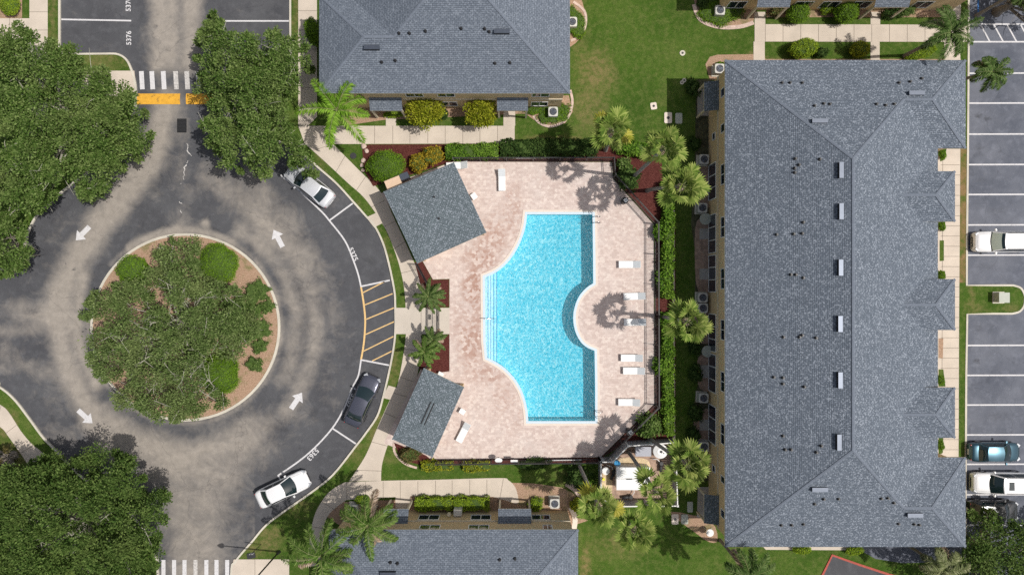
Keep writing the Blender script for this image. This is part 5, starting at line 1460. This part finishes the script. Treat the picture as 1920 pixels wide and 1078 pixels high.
def blob_leaves(fn_pts, n, leaf, mat, name, parent, spread=.25, asp=.30):
    pos, nn = fn_pts(n)
    td = nrm(nn * .5 + rnd_unit(n) * .9); nd = nrm(nn + np.array([0, 0, .5]) + rnd_unit(n) * spread * 2)
    return leaf_mesh(name, pos, td, nd, RNG.uniform(.6, 1.3, n) * leaf, asp, mat, parent)
def shrub(px, py, rx, ry, h, mat, label, group='round clipped shrubs', leaf=.11, name='shrub', rough=.08, dens=95, base=.1):
    zc = h * .6
    x, y = G(px, py, zc); rx *= S * .96; ry *= S * .96
    o = thing(name, label, 'shrub', (x, y, base), RNG.uniform(0, .4), group)
    ph = RNG.uniform(0, 6.28, 8)
    def wob(d): return 1 + rough * (np.sin(d[:, 0] * 4 + ph[0]) * np.cos(d[:, 1] * 5 + ph[1]) + .6 * np.sin(d[:, 1] * 9 + ph[2]) * np.sin(d[:, 0] * 8 + ph[3]) + .5 * np.cos(d[:, 2] * 7 + ph[4]))
    def pts(n):
        d = rnd_unit(n); d[:, 2] = np.abs(d[:, 2]) * RNG.choice([1, 1, 1, -.5], n)
        w = wob(d)[:, None] * RNG.uniform(.86, 1.02, (n, 1))
        p_ = d * w * np.array([rx, ry, h / 2]); p_[:, 2] += h / 2
        return p_, d
    bm = bmesh.new(); bmesh.ops.create_icosphere(bm, subdivisions=3, radius=1)
    vv_ = np.array([v.co[:] for v in bm.verts]); ww_ = wob(vv_)
    for v, w in zip(bm.verts, ww_): v.co = Vector((v.co.x * rx * .88 * w, v.co.y * ry * .88 * w, v.co.z * h / 2 * .88 * w + h / 2))
    me = bpy.data.meshes.new('branches'); bm.to_mesh(me); bm.free(); me.materials.append(M['core']); link('branches', me, o)
    n = int(4 * (rx + ry) / 2 * ((rx + ry) / 2 + h * .7) * dens * (.13 / leaf) ** 1.3) * 2 + 300
    blob_leaves(pts, min(n, 16000), leaf, mat, 'foliage', o)
    return o
RC = 'round clipped shrubs'
shrub(250, 508, 31, 31, 1.5, 'bush', 'bright green round shrub at the upper left of the island')
shrub(409, 494, 38, 41, 1.7, 'bush', 'largest bright green shrub, at the upper right of the island')
shrub(412, 702, 36, 40, 2.6, 'bush', 'bright green round shrub at the lower right of the island')
for i, (px, py, r, lab) in enumerate(((484, 548, 22, 'loose low shrub at the right rim of the island, highest'), (502, 577, 12, 'tiny low shrub touching the right kerb of the island'), (476, 584, 18, 'low leafy shrub left of the tiny kerb shrub'),
                                  (488, 618, 18, 'low shrub on bare soil in the middle of the right rim'), (488, 650, 13, 'small tuft below the middle rim shrub'), (478, 684, 14, 'lowest small shrub near the lower right kerb of the island'), (442, 582, 26, 'wide loose shrub beside the island oak'), (458, 622, 22, 'loose shrub between the oak and the soil patch'))):
    shrub(px, py, r, r * .9, .7, 'oak', lab, 'low loose shrubs on the island', .15, rough=.45, dens=40)
shrub(724, 312, 36, 30, 1.9, 'bush', 'big green round shrub in the red mulch by the larger pavilion')
shrub(785, 305, 17, 18, 1.2, 'bush_o', 'left golden shrub in the red mulch', 'golden shrubs by the pavilion', .16, rough=.15)
shrub(812, 291, 19, 16, 1.4, 'bush_o', 'right golden shrub in the red mulch', 'golden shrubs by the pavilion', .16, rough=.2)
shrub(587, 60, 15, 27, 2.2, 'bush', 'dark round shrub in the shade left of the top building')
shrub(18, 10, 19, 20, 1.2, 'bush_l', 'lime green shrub in the upper left corner')
shrub(1497, 24, 22, 20, 1.6, 'bush', 'left dark green ball shrub in front of the upper right building')
shrub(1588, 23, 24, 21, 1.9, 'bush', 'right green ball shrub in front of the upper right building')
shrub(1507, 91, 28, 18, 1.8, 'bush_l', 'largest lime ball shrub above the right building roof')
shrub(1612, 94, 19, 15, 1.3, 'bush_y', 'small yellow green shrub above the right building roof')
shrub(1540, 100, 13, 9, .8, 'hedge_dk', 'small dark shrub right of the largest lime ball', leaf=.12, rough=.2)
shrub(1727, 101, 30, 9, .9, 'bush_l', 'flat lime shrub under the leaning palm')
shrub(1700, 20, 17, 10, .9, 'oak', 'loose green shrub right of the upper porch roof', rough=.2)
shrub(1553, 18, 16, 9, .8, 'bush_l', 'low shrub between the two ball shrubs', rough=.2)
shrub(1455, 22, 12, 8, .7, 'brown', 'small brownish plant by the stub path', leaf=.15, rough=.25)
shrub(768, 852, 20, 14, .9, 'brown', 'brownish low shrub at the lower corner of the smaller pavilion', leaf=.14, rough=.2)
shrub(1178, 335, 20, 22, 1.1, 'hedge_dk', 'dark shrub inside the upper right fence corner', 'dark shrubs in the fence corners', .2, rough=.3)
shrub(1170, 310, 12, 12, 1.2, 'oak', 'leafy green shrub above the dark corner shrub', 'dark shrubs in the fence corners', .2, rough=.3)
shrub(1218, 797, 20, 20, 1.3, 'oak', 'spiky green shrub inside the lower right fence corner', 'dark shrubs in the fence corners', .3, rough=.3)
shrub(1235, 435, 10, 16, .9, 'hedge', 'pale leafed plant at the top of the right fence bed', 'plants along the right fence', .22, rough=.3, dens=60)
shrub(1242, 530, 9, 20, 1.0, 'hedge', 'leafy plant behind the fence level with the palm shadow', 'plants along the right fence', .25, rough=.3, dens=60)
shrub(1238, 690, 11, 18, 1.0, 'hedge', 'leafy plant behind the fence near the two close loungers', 'plants along the right fence', .25, rough=.3, dens=60)
shrub(1352, 18, 44, 30, .45, 'bush', 'low green ground cover round the top ac unit', leaf=.12, rough=.15)
shrub(1318, 6, 12, 14, .4, 'hedge_dk', 'dark little plant at the left end of the round top bed', leaf=.12, rough=.15)
shrub(1038, 212, 32, 20, .35, 'bush', 'green ground cover round the ac unit at the top building corner', leaf=.12, rough=.2)
shrub(1000, 203, 18, 13, .4, 'bush', 'green ground cover below the top building porch', leaf=.12, rough=.2)
shrub(1078, 45, 19, 32, .4, 'bush', 'green ground cover right of the top building roof', leaf=.12, rough=.2)
shrub(680, 936, 15, 8, .7, 'bush_l', 'small lime shrub beside the lower path', leaf=.12)
shrub(1005, 945, 14, 13, .7, 'bush_l', 'lime shrub left of the bottom building ac unit', leaf=.13, rough=.2)
shrub(1083, 892, 20, 22, 1.1, 'hedge_dk', 'dark leafy shrub by the palm trunk left of the yard', leaf=.22, rough=.3)
shrub(1105, 915, 14, 14, 1.0, 'hedge', 'leafy shrub between the dark shrub and the lowest left palm', leaf=.22, rough=.3)
shrub(1080, 945, 12, 12, .8, 'bush_y', 'yellow green shrub right of the bottom building ac unit', leaf=.15, rough=.2)
shrub(1000, 870, 30, 10, .8, 'hedge_dk', 'dark shrub below the lower fence near the white plate', leaf=.15, rough=.25)
shrub(1350, 125, 10, 8, .5, 'bush', 'little green shrub beside the corner ac unit', leaf=.12)
shrub(1503, 1030, 17, 7, .7, 'bush_l', 'lime shrub below the left part of the right building', leaf=.13)
shrub(1602, 1031, 17, 7, .7, 'bush_l', 'lime shrub below the middle of the right building', leaf=.13)
shrub(740, 214, 22, 7, .5, 'bush_l', 'low lime strip shrub under the left porch of the top building', leaf=.12)
shrub(830, 215, 10, 10, .6, 'hedge_dk', 'dark small shrub between the two round yellow trees', leaf=.15)
for (px, py, lab) in ((1766, 290, 'tiny shrub at the first gap of the right roof'), (1765, 424, 'tiny shrub at the second gap of the right roof'), (1764, 516, 'tiny shrub above the middle entry roof'), (1763, 712, 'tiny shrub above the lowest entry roof'), (1763, 834, 'tiny shrub in the lowest gap of the right roof')):
    shrub(px, py, 6, 9, .5, 'bush', lab, 'tiny shrubs along the right building', .1)
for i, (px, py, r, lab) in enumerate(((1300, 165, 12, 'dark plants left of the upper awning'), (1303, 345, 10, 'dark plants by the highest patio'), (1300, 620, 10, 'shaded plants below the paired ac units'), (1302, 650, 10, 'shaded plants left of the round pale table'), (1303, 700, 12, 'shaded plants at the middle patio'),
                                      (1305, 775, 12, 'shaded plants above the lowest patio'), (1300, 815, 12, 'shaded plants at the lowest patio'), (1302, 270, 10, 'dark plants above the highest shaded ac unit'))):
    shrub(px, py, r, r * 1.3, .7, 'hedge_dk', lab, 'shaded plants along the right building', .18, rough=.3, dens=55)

def small_tree(px, py, r, h, mat, label, group='round yellow green trees'):
    x, y = G(px, py, h * .7); r *= S * .93
    o = thing('small_tree', label, 'tree', (x, y, .1), 0, group)
    MB().tube([(0, 0, -.05), (.03, 0, h * .4), (0, .02, h * .6)], [.07, .05, .035], 8).build('trunk', 'bark', o)
    nC = 34; d = rnd_unit(nC); d[:, 2] = np.abs(d[:, 2])
    cs = d * np.array([r * .72, r * .72, h * .30]) + [0, 0, h * .55]; per = 120
    ci = np.repeat(np.arange(nC), per); dd = rnd_unit(nC * per); dd[:, 2] = np.abs(dd[:, 2]) * .9
    pos = cs[ci] + dd * (RNG.uniform(.3, 1, (nC * per, 1)) * r * .34)
    leaf_mesh('crown', pos, nrm(dd + rnd_unit(nC * per) * .7), nrm(rnd_unit(nC * per) + [0, 0, 1]), RNG.uniform(.12, .24, nC * per), .30, mat, o)
small_tree(797, 206, 38, 3.4, 'bush_y', 'left round yellow green tree in front of the top building')
small_tree(901, 207, 33, 3.4, 'bush_y', 'right round yellow green tree in front of the top building')

def hedge(pts, w, h, mat, label, leaf=.15, group='clipped hedges around the pool', dens=330, rough=.12, base=.1):
    """row of foliage along a polyline (px), w in metres"""
    q = [Vector(G(*p_, h * .7)) for p_ in pts]
    o = thing('hedge', label, 'hedge', (q[0].x, q[0].y, base), 0, group)
    core = MB(); P0 = []; N0 = []
    for a, b in zip(q[:-1], q[1:]):
        L = (b - a).length; d = (b - a) / L; s_ = Vector((-d.y, d.x)); m = (a + b) / 2 - q[0]; rz = math.atan2(d.y, d.x)
        core.box((m.x, m.y, h * .43), (L * .985, w * .80, h * .86), rz)
        n = int(L * (w + 1.1 * h) * dens * (.15 / leaf) ** 1.3)
        u = RNG.uniform(0, L, n); a_ = RNG.uniform(-1, 1, n) * (w / 2 + h * .75); top = np.abs(a_) < w / 2
        bump = rough * (np.sin(u * 2.1) + np.sin(u * 5.3 + a_ * 4)) + RNG.normal(size=n) * .04
        lat = np.where(top, a_, np.sign(a_) * (w / 2 + bump * .6)); zz = np.where(top, h + bump * .7, h - (np.abs(a_) - w / 2))
        P0.append(np.stack([a.x - q[0].x + d.x * u + s_.x * lat, a.y - q[0].y + d.y * u + s_.y * lat, zz - .07], 1))
        N0.append(np.stack([np.where(top, 0, s_.x * np.sign(a_)), np.where(top, 0, s_.y * np.sign(a_)), np.where(top, 1, .25)], 1))
    core.build('branches', 'core', o)
    P0 = np.concatenate(P0); N0 = np.concatenate(N0); n = len(P0)
    leaf_mesh('foliage', P0, nrm(N0 * .45 + rnd_unit(n)), nrm(N0 + rnd_unit(n) * .6), RNG.uniform(.6, 1.35, n) * leaf, .30, mat, o)
hedge([(836, 285), (935, 283)], 1.15, .95, 'hedge', 'bright hedge between the path and the upper pool fence')
hedge([(938, 279), (1035, 277), (1120, 277)], 1.3, 1.0, 'hedge_dk', 'darker hedge right of the bright one along the upper fence', .18)
hedge([(1160, 272), (1215, 285)], 1.1, 1.0, 'hedge', 'short hedge piece between the two upper fan palms', .18)
hedge([(1250, 340), (1253, 400), (1252, 480), (1251, 560)], .82, 1.05, 'hedge', 'long bright hedge behind the right pool fence, upper half', .2)
hedge([(1250, 585), (1252, 680), (1253, 750), (1254, 815)], .82, 1.05, 'hedge', 'long bright hedge behind the right pool fence, lower half', .2)
hedge([(779, 943.5), (848, 943)], 1.0, .9, 'bush_l', 'trimmed lime hedge left half below the lower path', .13)
hedge([(850, 943), (918, 943)], 1.0, .85, 'bush_l', 'trimmed lime hedge right half below the lower path', .13)
hedge([(790, 873), (850, 872)], .7, .6, 'bush_y', 'thin low hedge below the smaller pavilion', .16, dens=200)
hedge([(868, 874), (918, 872)], .75, .6, 'bush_y', 'thin low hedge below the lower fence left of the oval plate', .16, dens=200)
hedge([(1655, 28), (1690, 26)], .5, .6, 'hedge_dk', 'dark low hedge strip beside the upper porch', .15)

# palms -------------------------------------------------
def palm_base(px, py, z, base, name, label, group, r=.16):
    top = P(px, py, z)
    if base is None: bx, by = top.x * 1.0, top.y * 1.0
    else: bx, by = G(*base)
    o = thing(name, label, 'palm tree', (bx, by, .1), 0, group)
    tp = Vector((top.x - bx, top.y - by, z - .1))
    pts = []; n = 9
    for i in range(n + 1):
        f = i / n; e = f ** 1.25
        pts.append((tp.x * e, tp.y * e, tp.z * f))
    rad = [r * (1.35 if i == 0 else 1.0 + .08 * (i % 2)) * (1 - .2 * i / n) for i in range(n + 1)]
    MB().tube([(0, 0, -.15)] + pts, [r * 1.5] + rad, 12).build('trunk', 'palmbark', o, True)
    return o, tp
def fan_palm(px, py, z, label, base=None, R_=1.55, nf=20, yellow=2, mat='fan', group='fan palms around the deck and yard'):
    o, tp = palm_base(px, py, z, base, 'fan_palm', label, group)
    V_ = []; Vy = []; st_ = MB()
    ga = 2.399
    for i in range(nf):
        f = i / nf; az = i * ga + RNG.uniform(-.25, .25); el = math.radians(78 - 95 * f + RNG.uniform(-8, 8))
        Lp = R_ * RNG.uniform(.48, .72) * (.70 + .45 * f)
        d = np.array([math.cos(az) * math.cos(el), math.sin(az) * math.cos(el), math.sin(el)])
        c0 = np.array(tp) ; c1 = c0 + d * Lp - np.array([0, 0, .12 * Lp])
        st_.tube([tuple(c0), tuple(c0 + d * Lp * .5), tuple(c1)], [.028, .02, .014], 4)
        # fan blade: segments around the petiole end
        up_ = np.array([0, 0, 1.0]); sd = np.cross(d, up_); sd /= max(np.linalg.norm(sd), .01); nn_ = np.cross(sd, d)
        nseg = 17; Lb = R_ * RNG.uniform(.46, .62) * (.85 + .2 * f); tilt = RNG.uniform(-.5, .5)
        sd = sd * math.cos(tilt) + nn_ * math.sin(tilt); nn_ = np.cross(sd, d)
        isy = (i >= nf - yellow)
        for k in range(nseg):
            a_ = math.radians(-100 + 200 * k / (nseg - 1)) + RNG.uniform(-.04, .04)
            dir_ = d * math.cos(a_) + sd * math.sin(a_); per_ = -d * math.sin(a_) + sd * math.cos(a_)
            Ls = Lb * (1 - .22 * abs(a_) / 2.2) * RNG.uniform(.9, 1.08)
            mid_ = c1 + dir_ * Ls * .58 + nn_ * .05; tip = c1 + dir_ * Ls - up_ * Ls * RNG.uniform(.10, .34) + nn_ * RNG.uniform(-.04, .06)
            wd = Ls * .10
            L_ = Vy if isy else V_
            L_.append([c1, mid_ - per_ * wd + nn_ * .025, tip, mid_ + per_ * wd - nn_ * .025])
    cr = quads('crown', np.array(V_).reshape(-1, 3), mat, o)
    if Vy: quads('yellow_leaves', np.array(Vy).reshape(-1, 3), 'fan_y', cr)
    st_.build('leaf_stalks', 'stalk', cr)
    # old leaf skirt
    sk = []
    for i in range(60):
        az = RNG.uniform(0, 6.28); a0_ = np.array(tp) - [0, 0, RNG.uniform(0, .4)]; e = a0_ + np.array([math.cos(az) * .35, math.sin(az) * .35, -RNG.uniform(.2, .6)]); w_ = np.array([-math.sin(az), math.cos(az), 0]) * .05
        sk.append([a0_, (a0_ + e) / 2 + w_, e, (a0_ + e) / 2 - w_])
    quads('leaf_bases', np.array(sk).reshape(-1, 3), 'deadfrond', cr)
    return o
def feather_palm(px, py, z, label, base=None, R_=2.4, nf=14, mat='queen', dead=1, group='feather palms beside the buildings', r=.14, leaflet=.55, name='feather_palm', azs=None):
    o, tp = palm_base(px, py, z, base, name, label, group, r)
    V_ = []; Vd = []; st_ = MB()
    for i in range(nf):
        f = (i + .5) / nf; az = (i * 2.399 + RNG.uniform(-.3, .3)) if azs is None else math.radians(azs[i % len(azs)]) + RNG.uniform(-.15, .15)
        el = math.radians(68 - 62 * f + RNG.uniform(-8, 8)); L = R_ * RNG.uniform(.85, 1.1)
        isd = i >= nf - dead
        h_ = np.array([math.cos(az), math.sin(az), 0]); up_ = np.array([0, 0, 1.0]); sd0 = np.array([-math.sin(az), math.cos(az), 0])
        p_ = np.array(tp, float); ns = 15; prev = None; pts = [p_.copy()]; e_ = el
        curl = RNG.uniform(-.25, .25)
        for k in range(ns):
            a2 = az + curl * (k / ns) ** 2 * 1.5
            hh_ = np.array([math.cos(a2), math.sin(a2), 0])
            dv = hh_ * math.cos(e_) + up_ * math.sin(e_); p_ = p_ + dv * L / ns; pts.append(p_.copy()); e_ -= math.radians(RNG.uniform(5.0, 8.5))
            fr = (k + 1) / ns
            if k < 1: continue
            sd = np.array([-hh_[1], hh_[0], 0])
            ll = leaflet * (math.sin(math.pi * min(fr * .85 + .12, 1)) ** .6) * (1 if fr < .95 else .6)
            for m_ in range(6):
                q_ = pts[-2] + (pts[-1] - pts[-2]) * (m_ / 6)
                for s_ in (-1, 1):
                    ld = sd * s_ * .8 + dv * RNG.uniform(.45, .75) + up_ * RNG.uniform(-.6, .45); ld /= np.linalg.norm(ld)
                    l_ = ll * RNG.uniform(.65, 1.15); t_ = q_ + ld * l_ - up_ * l_ * RNG.uniform(.15, .6); md = q_ + ld * l_ * .5
                    wv = np.cross(ld, up_); wv /= max(np.linalg.norm(wv), .01); wv = wv * .034 + up_ * .014
                    (Vd if isd else V_).append([q_, md - wv, t_, md + wv])
        st_.tube([tuple(a_) for a_ in pts[::3]] , [.030, .024, .018, .013, .009, .006][:len(pts[::3])], 4)
    cr = quads('crown', np.array(V_).reshape(-1, 3), mat, o)
    if Vd: quads('dead_fronds', np.array(Vd).reshape(-1, 3), 'deadfrond', cr)
    st_.build('leaf_stalks', 'stalk', cr)
    return o
fan_palm(1147, 245, 7.0, 'fan palm with yellow leaves on the lawn edge, leftmost of the upper three', (1135, 282), 1.85, 15, 2)
fan_palm(1243, 280, 11.5, 'tallest fan palm behind the upper fence corner', (1186, 333), 1.61, 15, 0)
fan_palm(1279, 350, 9.4, 'fan palm with visible leaning trunk above the long hedge', (1213, 358), 1.89, 15, 0)
fan_palm(1290, 604, 8.2, 'single fan palm halfway down the right hedge', (1240, 593), 1.85, 15, 0)
fan_palm(1291, 872, 8.2, 'fan palm at the right side of the equipment yard', (1216, 820), 1.89, 16, 0)
fan_palm(1232, 925, 7.8, 'fan palm leaning over the equipment yard from the left', (1178, 846), 1.75, 15, 0)
fan_palm(1123, 950, 7.6, 'fan palm with orange leaf at the lower left of the yard', (1084, 868), 1.85, 15, 2)
fan_palm(1192, 995, 7.2, 'lowest fan palm on the grass below the yard', (1160, 955), 1.75, 16, 0)
feather_palm(632, 207, 6.0, 'bright green feather palm at the lower left corner of the top building', (655, 242), 3.7, 9, 'queen', 0, leaflet=.72)
feather_palm(602, 1042, 7.0, 'lush feather palm at the bottom edge beside the sidewalk', (640, 1000), 3.5, 14, 'queen_mid', 2, leaflet=.62)
feather_palm(690, 985, 6.6, 'feather palm with dry tips over the bottom building roof', (706, 948), 3.2, 12, 'queen_mid', 2, leaflet=.58)
feather_palm(1782, 62, 7.2, 'leaning feather palm with long bare trunk at the upper right path', (1694, 106), 2.6, 15, 'queen_dk', 1, leaflet=.55)
feather_palm(1860, 136, 3.6, 'small feather palm hanging over the upper parking spaces', (1805, 150), 1.9, 15, 'queen_dk', 1, leaflet=.5)
feather_palm(1925, -25, 6.0, 'feather palm crown cut by the upper right corner', None, 2.4, 14, 'queen_dk', 0)
feather_palm(1405, 1078, 7.5, 'feather palm cut by the bottom edge below the right building', None, 2.6, 15, 'queen_dk', 1)
feather_palm(1770, 1066, 5.5, 'pale dry feather palm at the bottom edge by the corner tree', None, 2.3, 13, 'queen_pale', 3)
feather_palm(803, 556, 2.6, 'small feather palm above the pool entrance path', (808, 560), 1.85, 17, 'queen_dk', 3, r=.10, leaflet=.26, group='small palms at the pool entrance')
feather_palm(812, 637, 2.4, 'upper small feather palm below the pool entrance path', (815, 640), 1.6, 14, 'queen_dk', 3, r=.10, leaflet=.26, group='small palms at the pool entrance')
feather_palm(796, 660, 2.6, 'lower small feather palm below the pool entrance path', (802, 662), 1.7, 16, 'queen_mid', 2, r=.10, leaflet=.28, group='small palms at the pool entrance')
